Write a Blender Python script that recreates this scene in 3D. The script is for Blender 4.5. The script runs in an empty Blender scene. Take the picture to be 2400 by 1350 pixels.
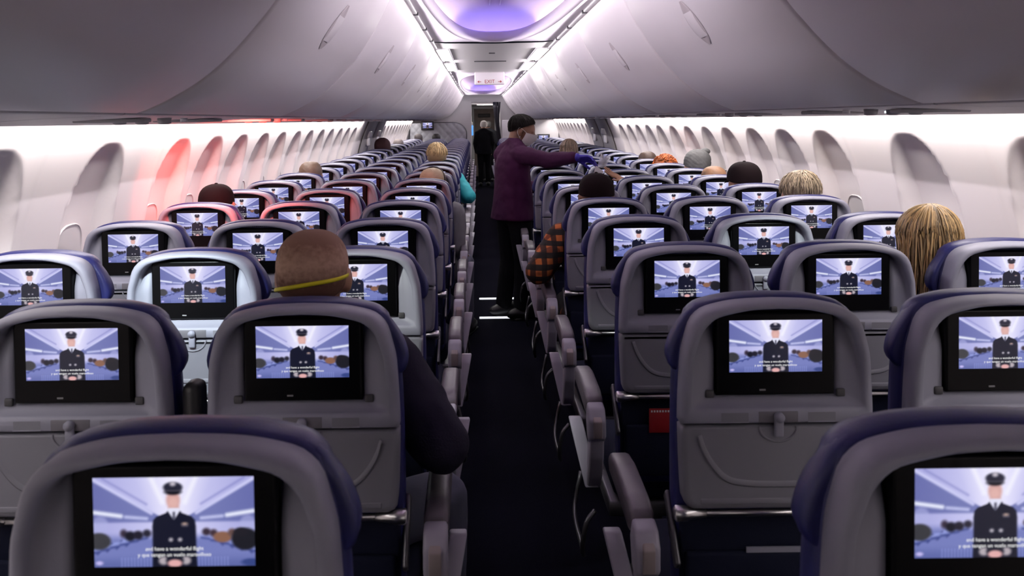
import bpy, bmesh, math, random
import numpy as np
from mathutils import Vector, Matrix

random.seed(7)
SC = bpy.context.scene
COL = SC.collection
PI = math.pi

# ------------------------------------------------------------------ camera, light, exposure
EYE = Vector((-0.1246, 0.0, 1.58))
cam_d = bpy.data.cameras.new('cabin_camera')
cam = bpy.data.objects.new('cabin_camera', cam_d)
COL.objects.link(cam)
SC.camera = cam
cam_d.sensor_width = 36.0
cam_d.lens = 36.0 * 2038.0 / 2400.0
cam_d.shift_x = 79.6 / 2400.0
cam_d.shift_y = -325.0 / 2400.0
cam_d.clip_start = 0.05
cam_d.clip_end = 100
cam_d.dof.use_dof = True
cam_d.dof.focus_distance = 4.3
cam_d.dof.aperture_fstop = 7.5
_p, _roll = 0.0338, -0.0125
_f = Vector((0, math.cos(_p), -math.sin(_p)))
_r0 = _f.cross(Vector((0, 0, 1))).normalized()
_u0 = _r0.cross(_f)
_r = _r0 * math.cos(_roll) + _u0 * math.sin(_roll)
_u = -_r0 * math.sin(_roll) + _u0 * math.cos(_roll)
cam.matrix_world = Matrix(((_r.x, _u.x, -_f.x, EYE.x), (_r.y, _u.y, -_f.y, EYE.y), (_r.z, _u.z, -_f.z, EYE.z), (0, 0, 0, 1)))

SC.view_settings.view_transform = 'Standard'
SC.view_settings.look = 'None'
SC.view_settings.gamma = 1.0
SC.view_settings.use_curve_mapping = False
SC.view_settings.exposure = 0.0
SC.cycles.use_denoising = True
SC.cycles.max_bounces = 7
SC.cycles.diffuse_bounces = 4
SC.cycles.glossy_bounces = 3
SC.cycles.transmission_bounces = 4
SC.cycles.sample_clamp_indirect = 4.0
SC.cycles.caustics_reflective = False
SC.cycles.caustics_refractive = False

world = bpy.data.worlds.new('dark_cabin_world')
SC.world = world
world.use_nodes = True
world.node_tree.nodes['Background'].inputs[0].default_value = (0.01, 0.01, 0.014, 1)
world.node_tree.nodes['Background'].inputs[1].default_value = 1.0


def area(name, loc, direction, sx, sy, power, color, spread=PI):
    d = bpy.data.lights.new(name, 'AREA')
    d.shape = 'RECTANGLE'
    d.size, d.size_y = sx, sy
    d.energy = power
    d.color = color
    d.spread = spread
    o = bpy.data.objects.new(name, d)
    COL.objects.link(o)
    o.location = loc
    z = -Vector(direction).normalized()
    x = Vector((0, 1, 0)) if abs(z.y) < 0.9 else Vector((1, 0, 0))
    x = (x - z * x.dot(z)).normalized()
    y = z.cross(x)
    o.rotation_euler = Matrix(((x.x, y.x, z.x), (x.y, y.y, z.y), (x.z, y.z, z.z))).to_euler()
    return o


def spot(name, loc, target, power, color, angle, blend=0.5, radius=0.02):
    d = bpy.data.lights.new(name, 'SPOT')
    d.energy = power
    d.color = color
    d.spot_size = math.radians(angle)
    d.spot_blend = blend
    d.shadow_soft_size = radius
    o = bpy.data.objects.new(name, d)
    COL.objects.link(o)
    o.location = loc
    o.rotation_euler = (Vector(target) - Vector(loc)).to_track_quat('-Z', 'Y').to_euler()
    return o


# cabin dimensions (metres, aisle centre x = 0, viewer end y = 0, floor z = 0)
R_WALL, Z_WALL = 1.78, 0.77
P_SEAT, Y_ROW0 = 0.787, 1.04
N_ROWS = 23
COLX = {'A': -1.488, 'B': -0.996, 'C': -0.504, 'D': 0.504, 'E': 0.996, 'F': 1.488}
BIN_L, BIN_Y0 = 1.524, 2.09
Y_BACK, Y_BULK, Y_END = -2.5, 19.7, 27.0
Z_SCREEN = EYE.z - 0.489


def wallx(z):
    return math.sqrt(max(0.01, R_WALL ** 2 - (z - Z_WALL) ** 2))


# sidewall wash strips (LED strips tucked in the gap between bin and sidewall)
for sgn, side in ((-1, 'left'), (1, 'right')):
    for (a, b) in ((-2.4, 0.2), (0.2, 2.8), (2.8, 5.4), (5.4, 8.0), (8.0, 11.2), (14.0, 16.8), (16.8, 19.6)):
        area('sidewall_wash_' + side, (sgn * 1.535, (a + b) / 2, 1.605), (sgn * 0.35, 0, -1), b - a, 0.03, 6.0 * (b - a),
             (1.0, 0.93, 0.92))
# LED strips along the ceiling edge that wash the bins below, and added fill
for sgn, side in ((-1, 'left'), (1, 'right')):
    for (a, b) in ((2.3, 4.2), (4.2, 6.3), (6.3, 10.2), (10.2, 13.4), (13.4, 16.6), (16.6, 20.2)):
        area('bin_wash_' + side, (sgn * 0.405, (a + b) / 2, 2.128), (sgn * 0.85, 0, -1), b - a, 0.02, 0.6 * (b - a), (1.0, 0.92, 0.97))
        area('ceiling_edge_fill_' + side, (sgn * 0.428, (a + b) / 2, 2.116), (-sgn, 0, -0.10), b - a, 0.02, 2.7 * (b - a), (0.99, 0.90, 1.0), math.radians(80))  # added fill, aimed across the aisle to brighten the opposite bins
# cove light of the ceiling domes is emitted by the dome light strips (see ceiling)
# lamp panels of the flat ceiling section
for sx in (-1, 1):
    for yc in (7.45, 9.1):
        area('ceiling_lamp_light', (sx * 0.395, yc, 2.105), (0, 0, -1), 1.2, 0.09, 5.0, (1.0, 0.96, 0.9))
area('corridor_lamp_light', (0.06, 21.6, 1.945), (0, 0, -1), 0.36, 0.1, 14.0, (1.0, 0.95, 0.9))
# reading lamps
spot('reading_lamp_light', (-1.10, 1.95, 1.57), (-1.02, 2.62, 0.92), 75.0, (0.86, 0.98, 1.0), 42, 0.6)
spot('reading_lamp_light', (-1.30, 1.95, 1.57), (-1.50, 2.62, 1.05), 45.0, (0.9, 0.98, 1.0), 40, 0.6)
spot('reading_lamp_light', (-1.0, 1.9, 1.57), (-0.36, 2.62, 0.95), 45.0, (0.95, 1.0, 0.92), 30, 0.6)
spot('reading_lamp_light', (1.12, 2.75, 1.57), (1.0, 3.40, 0.90), 30.0, (0.9, 1.0, 0.95), 40, 0.6)
# spot added for the red glow on the left wall, no known source
spot('added_red_glow', (-1.12, 3.75, 1.53), (-1.65, 5.2, 1.05), 75.0, (1.0, 0.12, 0.09), 100, 0.9, 0.05)


# ------------------------------------------------------------------ materials
MATS = {}


def mat(name, col, rough=0.5, metal=0.0, emit=None, estr=0.0, bump=0.0, bscale=300.0, var=0.0, vscale=8.0, spec=0.5, coat=0.0,
        alpha=1.0, trans=0.0, sheen=0.0):
    if name in MATS:
        return MATS[name]
    m = bpy.data.materials.new(name)
    m.use_nodes = True
    nt = m.node_tree
    b = nt.nodes['Principled BSDF']
    b.inputs['Base Color'].default_value = (*col, 1)
    b.inputs['Roughness'].default_value = rough
    b.inputs['Metallic'].default_value = metal
    b.inputs['Specular IOR Level'].default_value = spec
    b.inputs['Coat Weight'].default_value = coat
    b.inputs['Sheen Weight'].default_value = sheen
    b.inputs['Transmission Weight'].default_value = trans
    b.inputs['Alpha'].default_value = alpha
    if emit:
        b.inputs['Emission Color'].default_value = (*emit, 1)
        b.inputs['Emission Strength'].default_value = estr
    if bump or var:
        tc = nt.nodes.new('ShaderNodeTexCoord')
    if bump:
        n = nt.nodes.new('ShaderNodeTexNoise')
        n.inputs['Scale'].default_value = bscale
        n.inputs['Detail'].default_value = 2
        bp = nt.nodes.new('ShaderNodeBump')
        bp.inputs['Strength'].default_value = bump
        bp.inputs['Distance'].default_value = 0.002
        nt.links.new(tc.outputs['Object'], n.inputs['Vector'])
        nt.links.new(n.outputs['Fac'], bp.inputs['Height'])
        nt.links.new(bp.outputs['Normal'], b.inputs['Normal'])
    if var:
        n2 = nt.nodes.new('ShaderNodeTexNoise')
        n2.inputs['Scale'].default_value = vscale
        n2.inputs['Detail'].default_value = 4
        mx = nt.nodes.new('ShaderNodeMix')
        mx.data_type = 'RGBA'
        mx.inputs['A'].default_value = (*[max(0, c * (1 - var)) for c in col], 1)
        mx.inputs['B'].default_value = (*[min(1, c * (1 + var)) for c in col], 1)
        nt.links.new(tc.outputs['Object'], n2.inputs['Vector'])
        nt.links.new(n2.outputs['Fac'], mx.inputs['Factor'])
        nt.links.new(mx.outputs['Result'], b.inputs['Base Color'])
    MATS[name] = m
    return m


M_SHELL = mat('seat_grey_plastic', (0.26, 0.262, 0.325), 0.5, bump=0.25, bscale=900)
M_TRAY = mat('tray_grey_plastic', (0.185, 0.185, 0.22), 0.5, bump=0.25, bscale=900)
M_NAVY = mat('navy_leather', (0.016, 0.018, 0.095), 0.42, spec=0.35, bump=0.2, bscale=260, var=0.1)
M_NAVY2 = mat('dark_navy_fabric', (0.005, 0.007, 0.020), 0.8, spec=0.15, bump=0.3, bscale=500)
M_BEZEL = mat('black_gloss_bezel', (0.002, 0.002, 0.0025), 0.3, spec=0.15)
M_BLACK = mat('black_plastic', (0.01, 0.01, 0.012), 0.45)
M_SLOT = mat('dark_slot', (0.05, 0.05, 0.055), 0.6)
M_STEEL = mat('brushed_steel', (0.75, 0.74, 0.74), 0.28, 1.0)
M_DSTEEL = mat('dark_metal', (0.10, 0.10, 0.11), 0.4, 0.8)
M_ARM = mat('armrest_leather', (0.10, 0.085, 0.105), 0.4, bump=0.2, bscale=300)
M_ARMP = mat('armrest_plastic', (0.36, 0.34, 0.41), 0.45, bump=0.15, bscale=900)
M_BTN = mat('armrest_button_plastic', (0.30, 0.25, 0.25), 0.4)
M_BIN = mat('bin_white_plastic', (0.62, 0.585, 0.60), 0.34, bump=0.05, bscale=500)
M_BINH = mat('bin_handle_plastic', (0.42, 0.38, 0.39), 0.4)
M_PSU = mat('service_panel_plastic', (0.55, 0.53, 0.55), 0.4)
M_PSUD = mat('service_panel_grey', (0.32, 0.31, 0.33), 0.4)
M_WALL = mat('sidewall_plastic', (0.85, 0.795, 0.785), 0.45, bump=0.04, bscale=400)
M_CEIL = mat('ceiling_plastic', (0.85, 0.79, 0.85), 0.4)
M_CEILF = mat('ceiling_grey_plastic', (0.78, 0.76, 0.73), 0.45)
M_CARPET = mat('dark_carpet', (0.0025, 0.0026, 0.007), 1.0, spec=0.05, bump=0.6, bscale=400, var=0.3, vscale=60)
M_WHITE = mat('white_plastic', (0.82, 0.81, 0.82), 0.4)
M_SHADE = mat('window_shade_plastic', (0.70, 0.67, 0.67), 0.5)
M_EXITP = mat('exit_panel_shade_grey', (0.30, 0.29, 0.29), 0.5)  # dark grey carries the shade where the wall wash stops
M_LEDB = mat('blue_led', (0.1, 0.1, 0.9), 0.5, emit=(0.34, 0.32, 1.0), estr=15.0)
M_LEDW = mat('lilac_white_led', (0.8, 0.8, 1), 0.5, emit=(0.90, 0.86, 1.0), estr=32.0)
M_LAMP = mat('lamp_diffuser', (0.9, 0.9, 0.9), 0.5, emit=(1.0, 0.97, 0.92), estr=6.0)
M_LAMPS = mat('small_lamp_lens', (0.9, 0.9, 0.9), 0.4, emit=(0.8, 0.9, 1.0), estr=5.0)


# ------------------------------------------------------------------ helpers
def tag(o, label=None, cat=None, group=None, kind=None):
    if label: o['label'] = label
    if cat: o['category'] = cat
    if group: o['group'] = group
    if kind: o['kind'] = kind
    return o


def empty(name, loc=(0, 0, 0), label=None, cat=None, group=None):
    o = bpy.data.objects.new(name, None)
    o.empty_display_size = 0.1
    COL.objects.link(o)
    o.location = loc
    return tag(o, label, cat, group)


def link(name, me, m, parent=None):
    if m is not None and len(me.materials) == 0:
        for k in (m if isinstance(m, (list, tuple)) else [m]):
            me.materials.append(k)
    o = bpy.data.objects.new(name, me)
    COL.objects.link(o)
    if parent is not None:
        o.parent = parent
    return o


class MB:
    """collects vertices and faces of one mesh"""

    def __init__(self):
        self.v, self.f, self.mi, self.sm = [], [], [], []

    def add(self, vs, fs, mi=0, smooth=True):
        o = len(self.v)
        self.v += [tuple(p) for p in vs]
        self.f += [tuple(i + o for i in f) for f in fs]
        self.mi += [mi] * len(fs)
        self.sm += [smooth] * len(fs)
        return self

    def loft(self, rings, closed=True, cap0=False, cap1=False, mi=0, smooth=True, flip=False):
        n = len(rings[0])
        vs = [p for r in rings for p in r]
        fs = []
        for i in range(len(rings) - 1):
            for j in range(n if closed else n - 1):
                a, b = i * n + j, i * n + (j + 1) % n
                c, d = b + n, a + n
                fs.append((a, d, c, b) if flip else (a, b, c, d))
        if cap0: fs.append(tuple(range(n)) if flip else tuple(reversed(range(n))))
        if cap1:
            k = (len(rings) - 1) * n
            fs.append(tuple(reversed(range(k, k + n))) if flip else tuple(range(k, k + n)))
        return self.add(vs, fs, mi, smooth)

    def box(self, c, s, mi=0, bev=0.0, rot=None, seg=2):
        bm = bmesh.new()
        bmesh.ops.create_cube(bm, size=1.0)
        bmesh.ops.scale(bm, vec=s, verts=bm.verts)
        if bev:
            bmesh.ops.bevel(bm, geom=list(bm.edges), offset=min(bev, min(s) * 0.49), segments=seg, profile=0.5, affect='EDGES')
        if rot is not None:
            bmesh.ops.rotate(bm, cent=(0, 0, 0), matrix=rot, verts=bm.verts)
        bmesh.ops.translate(bm, vec=c, verts=bm.verts)
        bm.verts.ensure_lookup_table()
        self.add([v.co[:] for v in bm.verts], [[v.index for v in f.verts] for f in bm.faces], mi, bool(bev))
        bm.free()
        return self

    def tube(self, pts, r, n=10, mi=0, cap=True, closed=False, flat=(1, 1)):
        pts = [Vector(p) for p in pts]
        rs = r if isinstance(r, (list, tuple)) else [r] * len(pts)
        rings = []
        up = Vector((0.13, 0.21, 0.97)).normalized()
        for i, p in enumerate(pts):
            if closed:
                t = (pts[(i + 1) % len(pts)] - pts[i - 1]).normalized()
            else:
                t = (pts[min(i + 1, len(pts) - 1)] - pts[max(i - 1, 0)]).normalized()
            a = t.cross(up)
            if a.length < 1e-3: a = t.cross(Vector((1, 0, 0)))
            a.normalize()
            b = a.cross(t).normalized()
            rings.append([p + a * (math.cos(2 * PI * k / n) * rs[i] * flat[0]) + b * (math.sin(2 * PI * k / n) * rs[i] * flat[1]) for k in range(n)])
        if closed:
            rings.append(rings[0])
            return self.loft(rings, mi=mi, flip=True)
        return self.loft(rings, cap0=cap, cap1=cap, mi=mi, flip=True)

    def sphere(self, c, r, nu=16, nv=10, mi=0, rot=None):
        r = (r, r, r) if not isinstance(r, (list, tuple)) else r
        vs, fs = [], []
        for i in range(nv + 1):
            t = PI * i / nv
            for j in range(nu):
                a = 2 * PI * j / nu
                p = Vector((r[0] * math.sin(t) * math.cos(a), r[1] * math.sin(t) * math.sin(a), r[2] * math.cos(t)))
                if rot is not None: p = rot @ p
                vs.append(p + Vector(c))
        for i in range(nv):
            for j in range(nu):
                a, b = i * nu + j, i * nu + (j + 1) % nu
                fs.append((a, a + nu, b + nu, b))
        return self.add(vs, fs, mi)

    def capsule(self, p0, p1, r0, r1, n=12):
        p0, p1 = Vector(p0), Vector(p1)
        t = (p1 - p0)
        L = t.length
        t = t / L if L > 1e-6 else Vector((0, 0, 1))
        pts, rs = [], []
        for k in range(5):
            a = PI / 2 * (1 - k / 4)
            pts.append(p0 - t * (r0 * math.sin(a))); rs.append(max(r0 * math.cos(a), 1e-4))
        for k in range(5):
            a = PI / 2 * k / 4
            pts.append(p1 + t * (r1 * math.sin(a))); rs.append(max(r1 * math.cos(a), 1e-4))
        a = t.cross(Vector((0.13, 0.21, 0.97)))
        if a.length < 1e-3: a = t.cross(Vector((1, 0, 0)))
        a.normalize()
        b = a.cross(t)
        rings = [[p + a * (math.cos(2 * PI * k / n) * r) + b * (math.sin(2 * PI * k / n) * r) for k in range(n)] for p, r in zip(pts, rs)]
        return self.loft(rings, cap0=True, cap1=True, flip=True)

    def mesh(self, name, mats=None):
        me = bpy.data.meshes.new(name)
        me.from_pydata(self.v, [], self.f)
        me.polygons.foreach_set('material_index', self.mi)
        me.polygons.foreach_set('use_smooth', self.sm)
        for m in (mats if isinstance(mats, (list, tuple)) else [mats]):
            if m is not None: me.materials.append(m)
        me.validate()
        me.update()
        return me

    def build(self, name, mats, parent=None):
        return link(name, self.mesh(name, mats), None, parent)


def catmull(pts, n=8):
    out = []
    P = [2 * np.array(pts[0]) - np.array(pts[1])] + [np.array(p, float) for p in pts] + [2 * np.array(pts[-1]) - np.array(pts[-2])]
    for i in range(1, len(P) - 2):
        for k in range(n):
            t = k / n
            out.append(tuple(0.5 * ((2 * P[i]) + (-P[i - 1] + P[i + 1]) * t + (2 * P[i - 1] - 5 * P[i] + 4 * P[i + 1] - P[i + 2]) * t * t
                                    + (-P[i - 1] + 3 * P[i] - 3 * P[i + 1] + P[i + 2]) * t ** 3)))
    out.append(tuple(pts[-1]))
    return out


def resample(poly, n):
    p = np.array(poly, float)
    s = np.concatenate([[0], np.cumsum(np.linalg.norm(np.diff(p, axis=0), axis=1))])
    q = np.linspace(0, s[-1], n)
    return np.stack([np.interp(q, s, p[:, k]) for k in range(p.shape[1])], 1)


def dup_tree(o, parent=None):
    c = o.copy()
    COL.objects.link(c)
    if parent is not None: c.parent = parent
    for ch in o.children:
        dup_tree(ch, c)
    return c


def text_mesh(s, size, align='CENTER', extrude=0.0):
    cu = bpy.data.curves.new('txt', 'FONT')
    cu.body = s
    cu.size = size
    cu.align_x = align
    cu.align_y = 'CENTER'
    cu.extrude = extrude
    cu.resolution_u = 2
    o = bpy.data.objects.new('txt', cu)
    COL.objects.link(o)
    dg = bpy.context.evaluated_depsgraph_get()
    me = bpy.data.meshes.new_from_object(o.evaluated_get(dg))
    vs = [v.co[:] for v in me.vertices]
    fs = [tuple(p.vertices) for p in me.polygons]
    bpy.data.objects.remove(o)
    bpy.data.curves.remove(cu)
    bpy.data.meshes.remove(me)
    return vs, fs


def organic(mb, voxel, smooth=6, name='body', folds=0.0):
    """one continuous skin round a set of overlapping volumes"""
    me = mb.mesh('tmp')
    o = bpy.data.objects.new('tmp', me)
    COL.objects.link(o)
    r = o.modifiers.new('r', 'REMESH')
    r.mode = 'VOXEL'
    r.voxel_size = voxel
    s = o.modifiers.new('s', 'SMOOTH')
    s.factor = 0.5
    s.iterations = smooth
    if folds:
        tx = bpy.data.textures.new('folds', 'CLOUDS')
        tx.noise_scale = 0.11
        tx.noise_depth = 2
        dm = o.modifiers.new('d', 'DISPLACE')
        dm.texture = tx
        dm.strength = folds
        dm.mid_level = 0.55
    dg = bpy.context.evaluated_depsgraph_get()
    out = bpy.data.meshes.new_from_object(o.evaluated_get(dg))
    out.name = name
    bpy.data.objects.remove(o)
    bpy.data.meshes.remove(me)
    out.polygons.foreach_set('use_smooth', [True] * len(out.polygons))
    out.materials.clear()
    return out


ORD = ('first second third fourth fifth sixth seventh eighth ninth tenth eleventh twelfth thirteenth fourteenth fifteenth sixteenth '
       'seventeenth eighteenth nineteenth twentieth twenty-first twenty-second twenty-third twenty-fourth twenty-fifth '
       'twenty-sixth twenty-seventh twenty-eighth twenty-ninth thirtieth').split()

# ------------------------------------------------------------------ floor
mb = MB()
mb.add([(-1.75, Y_BACK, 0), (1.75, Y_BACK, 0), (1.75, Y_END, 0), (-1.75, Y_END, 0)], [(0, 1, 2, 3)], smooth=False)
mb.add([(-1.75, Y_BACK, -0.05), (1.75, Y_BACK, -0.05), (1.75, Y_END, -0.05), (-1.75, Y_END, -0.05)], [(3, 2, 1, 0)], smooth=False)
tag(mb.build('floor', M_CARPET), 'dark navy carpet covering the cabin aisle and floor', 'floor', kind='structure')
for i, (y, x0, x1) in enumerate(((7.62, -0.13, 0.24), (6.88, -0.13, 0.20))):  # glints on the floor, their brightness put in as emission
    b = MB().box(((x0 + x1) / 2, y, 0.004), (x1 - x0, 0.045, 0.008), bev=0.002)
    tag(b.build('trim_%d' % (i + 1), mat('floor_glint_strip', (0.9, 0.9, 0.92), 0.4, emit=(0.9, 0.93, 1.0), estr=0.9)),
        'white floor glint made as a glowing strip across the carpet ' + ('beyond' if i == 0 else 'beside') + " the attendant's feet", 'floor strip', kind='structure')

# ------------------------------------------------------------------ sidewalls with sculpted window reveals
PANEL, SEAM0 = 1.14, 3.03
WIN_Y = []
for k in range(-5, 15):
    y0 = SEAM0 + PANEL * k
    if k == 0:
        WIN_Y.append(y0 + 0.54)
    else:
        WIN_Y += [y0 + 0.27, y0 + 0.85]
WIN_Y = [y for y in WIN_Y if not (11.2 < y < 14.1) and y < 19.4]
EXIT_Y = (12.1, 13.2)


def sstep(a, b, x):
    t = np.clip((x - a) / (b - a), 0, 1)
    return t * t * (3 - 2 * t)


ys = SEAM0 + 0.019 * np.arange(-292, 892)
ts = np.linspace(math.asin((0.0 - Z_WALL) / R_WALL), math.asin((1.72 - Z_WALL) / R_WALL), 92)
YY, TT = np.meshgrid(ys, ts, indexing='ij')
ZZ = Z_WALL + R_WALL * np.sin(TT)
REC = np.zeros_like(YY)
for wy in WIN_Y:
    dz = ZZ - 0.93
    hh = np.where(dz > 0, 0.565, 0.36)
    q = (np.abs(YY - wy) / 0.232) ** 2.5 + (np.abs(dz) / hh) ** 3.6
    REC = np.maximum(REC, (0.030 + 0.040 * (1 - sstep(1.20, 1.47, ZZ))) * (1 - sstep(0.84, 1.02, q)))
k = np.round((YY - SEAM0) / PANEL)
ds = np.abs(YY - SEAM0 - k * PANEL)
REC -= 0.0045 * (ds < 0.006)
RR = R_WALL + REC
XX = RR * np.cos(TT)
ZZ2 = Z_WALL + RR * np.sin(TT)
nY, nT = YY.shape
for sgn, side in ((-1, 'left'), (1, 'right')):
    V = np.stack([sgn * XX, YY, ZZ2], -1).reshape(-1, 3)
    idx = np.arange(nY * nT).reshape(nY, nT)
    a, b, c, d = idx[:-1, :-1], idx[1:, :-1], idx[1:, 1:], idx[:-1, 1:]
    F = np.stack([a, b, c, d] if sgn > 0 else [a, d, c, b], -1).reshape(-1, 4)
    F = F[:, ::-1]
    me = bpy.data.meshes.new('wall_' + side)
    me.from_pydata(V.tolist(), [], F.tolist())
    me.polygons.foreach_set('use_smooth', [True] * len(me.polygons))
    tag(link('wall_' + side, me, M_WALL), 'curved off-white cabin sidewall with oval window recesses on the %s' % side, 'wall', kind='structure')

# windows: frame ring and drawn shade
wf, wp = MB(), MB()
ring = []
for j in range(40):
    a = 2 * PI * j / 40
    cx, cz = math.cos(a), math.sin(a)
    ring.append((0.125 * math.copysign(abs(cx) ** 0.7, cx), 0.185 * math.copysign(abs(cz) ** 0.7, cz)))
prof = [(1.03, -0.006), (1.027, 0.002), (1.014, 0.004), (1.0, 0.002), (0.99, -0.004)]
wf.loft([[(x * s, w + (z * s) ** 2 / 3.7, z * s) for x, z in ring] for s, w in prof])
wp.loft([[(x * s, -0.001 + (z * s) ** 2 / 3.7, z * s) for x, z in ring] for s in (0.995, 0.75, 0.5, 0.25, 0.02)])
me_wf, me_wp = wf.mesh('window_frame', M_WALL), wp.mesh('window_shade', M_SHADE)
nwin = 0
for sgn, side in ((-1, 'left'), (1, 'right')):
    for wy in WIN_Y:
        if wy < 0.3: continue
        nwin += 1
        zc = 0.985
        rr = R_WALL + 0.0665
        th = math.asin((zc - Z_WALL) / rr)
        o = empty('window_%d' % nwin, (sgn * rr * math.cos(th), wy, zc))
        tag(o, 'oval cabin window with its shade drawn in the %s wall' % side, 'window', '%s cabin windows' % side, 'structure')
        n = Vector((-sgn * math.cos(th), 0, -math.sin(th)))
        xa = Vector((0, 1, 0))
        za = xa.cross(n).normalized()
        if za.z < 0:
            xa = -xa
            za = xa.cross(n)
        o.rotation_euler = Matrix(((xa.x, n.x, za.x), (xa.y, n.y, za.y), (xa.z, n.z, za.z))).to_euler()
        link('window_frame', me_wf, None, o)
        link('window_shade', me_wp, None, o)

# overwing exit hatches
for sgn, side in ((-1, 'left'), (1, 'right')):
    for i, ye in enumerate(EXIT_Y):
        d = MB()
        rings = []
        for q in range(15):
            z = 0.62 + (1.66 - 0.62) * q / 14
            x = sgn * (wallx(z) - 0.015)
            rings.append([(x, ye - 0.47, z), (x - sgn * 0.02, ye - 0.44, z), (x - sgn * 0.02, ye + 0.44, z), (x, ye + 0.47, z)])
        d.loft(rings, closed=False, flip=(sgn > 0))
        o = tag(d.build('door_%d' % (1 + i + (2 if sgn > 0 else 0)), M_EXITP),
                '%s shade-toned grey overwing exit hatch in the %s wall' % ('nearer' if i == 0 else 'farther', side), 'exit hatch', kind='structure')
        h = MB()
        x = sgn * (wallx(1.32) - 0.06)
        h.box((x, ye, 1.40), (0.05, 0.34, 0.10), bev=0.03, rot=None)
        h.box((x + sgn * 0.02, ye, 1.30), (0.03, 0.20, 0.12), bev=0.02)
        h.build('hatch_handle', M_WHITE, o)
        h = MB()
        x = sgn * (wallx(1.0) - 0.045)
        h.box((x, ye, 1.03), (0.03, 0.24, 0.30), bev=0.03)
        h.build('hatch_window', M_SHADE, o)

# ------------------------------------------------------------------ overhead bins
BP = [(0.455, 0.552), (0.505, 0.447), (0.556, 0.355), (0.609, 0.277), (0.655, 0.222), (0.703, 0.170), (0.75, 0.127), (0.80, 0.091),
      (0.853, 0.061), (0.905, 0.037), (0.935, 0.026)]
BPC = [(x, EYE.z + z) for x, z in catmull(BP, 5)]
BPN = []
for i, (x, z) in enumerate(BPC):
    a = BPC[max(i - 1, 0)]
    b = BPC[min(i + 1, len(BPC) - 1)]
    t = Vector((b[0] - a[0], b[1] - a[1])).normalized()
    BPN.append(Vector((t.y, -t.x)))        # towards the aisle / down


def prof_at(s):
    i = min(int(s), len(BPC) - 2)
    f = s - i
    p = Vector(BPC[i]).lerp(Vector(BPC[i + 1]), f)
    n = BPN[i].lerp(BPN[i + 1], f).normalized()
    return p, n


def make_bin(sgn):
    o = empty('overhead_bin')
    b = MB()
    L = BIN_L
    secs = [(0.006, -0.045), (0.006, -0.012), (0.010, -0.004), (0.020, 0.0), (L * 0.25, 0.0), (L * 0.5, 0.0), (L * 0.75, 0.0), (L - 0.020, 0.0),
            (L - 0.010, -0.004), (L - 0.006, -0.012), (L - 0.006, -0.045)]
    rings = []
    for y, w in secs:
        r = [(sgn * (BPC[0][0] + 0.05), y, BPC[0][1] + 0.02), (sgn * (BPC[0][0] + 0.012), y, BPC[0][1] + 0.012)]
        r += [(sgn * (p[0] + n.x * w), y, p[1] + n.y * w) for p, n in zip(BPC, BPN)]
        r += [(sgn * (BPC[-1][0] + 0.012), y, BPC[-1][1] + 0.004), (sgn * (BPC[-1][0] + 0.03), y, BPC[-1][1] + 0.03)]
        rings.append(r)
    b.loft(rings, closed=False, flip=(sgn < 0))
    b.build('bin_door', M_BIN, o)
    # handle: slim pointed pocket running down the door with a grip bar
    h, g = MB(), MB()
    s0, s1 = 8.6, 18.2
    top, mid, botm = [], [], []
    rings = []
    for q in range(17):
        f = q / 16
        p, n = prof_at(s0 + (s1 - s0) * f)
        hw = 0.066 * math.sin(PI * min(max(f, 0.02), 0.98)) ** 0.6
        rings.append([(sgn * (p.x + n.x * w), L / 2 + yy * hw, p.y + n.y * w) for yy, w in ((-1, 0.001), (-0.7, 0.0035), (-0.35, 0.0015), (0, 0.001), (0.35, 0.0015), (0.7, 0.0035), (1, 0.001))])
    h.loft(rings, closed=False, flip=(sgn > 0))
    h.build('handle_pocket', M_BINH, o)
    rings = []
    for q in range(9):
        f = q / 8
        p, n = prof_at(s0 + (s1 - s0) * (0.22 + 0.56 * f))
        hw = 0.050
        lift = 0.004 + 0.004 * math.sin(PI * f)
        rings.append([(sgn * (p.x + n.x * w), L / 2 + yy * hw, p.y + n.y * w) for yy, w in ((-1, 0.002), (-0.7, lift), (0.7, lift), (1, 0.002))])
    g.loft(rings, closed=False, flip=(sgn > 0))
    g.build('handle_grip', M_BIN, o)
    return o


def make_psu(sgn):
    o = empty('service_panel')
    L = BIN_L
    z0, z1 = EYE.z + 0.026, EYE.z - 0.002
    b = MB()
    pr = [(0.972, z0 + 0.03), (0.972, z0 - 0.002), (0.98, z0 - 0.004), (1.2, z0 - 0.012), (1.47, z1), (1.495, z1 + 0.003), (1.50, z1 + 0.02), (1.495, z1 + 0.06)]
    b.loft([[(sgn * x, y, z) for x, z in pr] for y in (0.004, L / 2, L - 0.004)], closed=False, flip=(sgn < 0))
    b.build('panel', M_PSU, o)
    zc = z0 - 0.014
    for k in range(3):
        n = MB()
        n.tube([(sgn * (1.10 + 0.07 * k), 0.62, zc + 0.01), (sgn * (1.10 + 0.07 * k), 0.62, zc - 0.010), (sgn * (1.10 + 0.07 * k), 0.62, zc - 0.014)], [0.022, 0.02, 0.012], 14)
        n.build('air_nozzle', M_PSUD, o)
        n = MB()
        n.tube([(sgn * (1.10 + 0.07 * k), 0.80, zc + 0.01), (sgn * (1.10 + 0.07 * k), 0.80, zc - 0.006)], 0.012, 14)
        n.build('reading_light', M_LAMPS if k == 2 else M_WHITE, o)
    n = MB()
    n.box((sgn * 1.17, 1.05, zc - 0.001), (0.22, 0.10, 0.012), bev=0.004)
    n.build('speaker_grille', M_PSUD, o)
    n = MB()
    n.box((sgn * 1.17, 0.40, zc - 0.001), (0.20, 0.07, 0.012), bev=0.004)
    n.build('sign_lens', M_PSUD, o)
    return o


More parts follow.
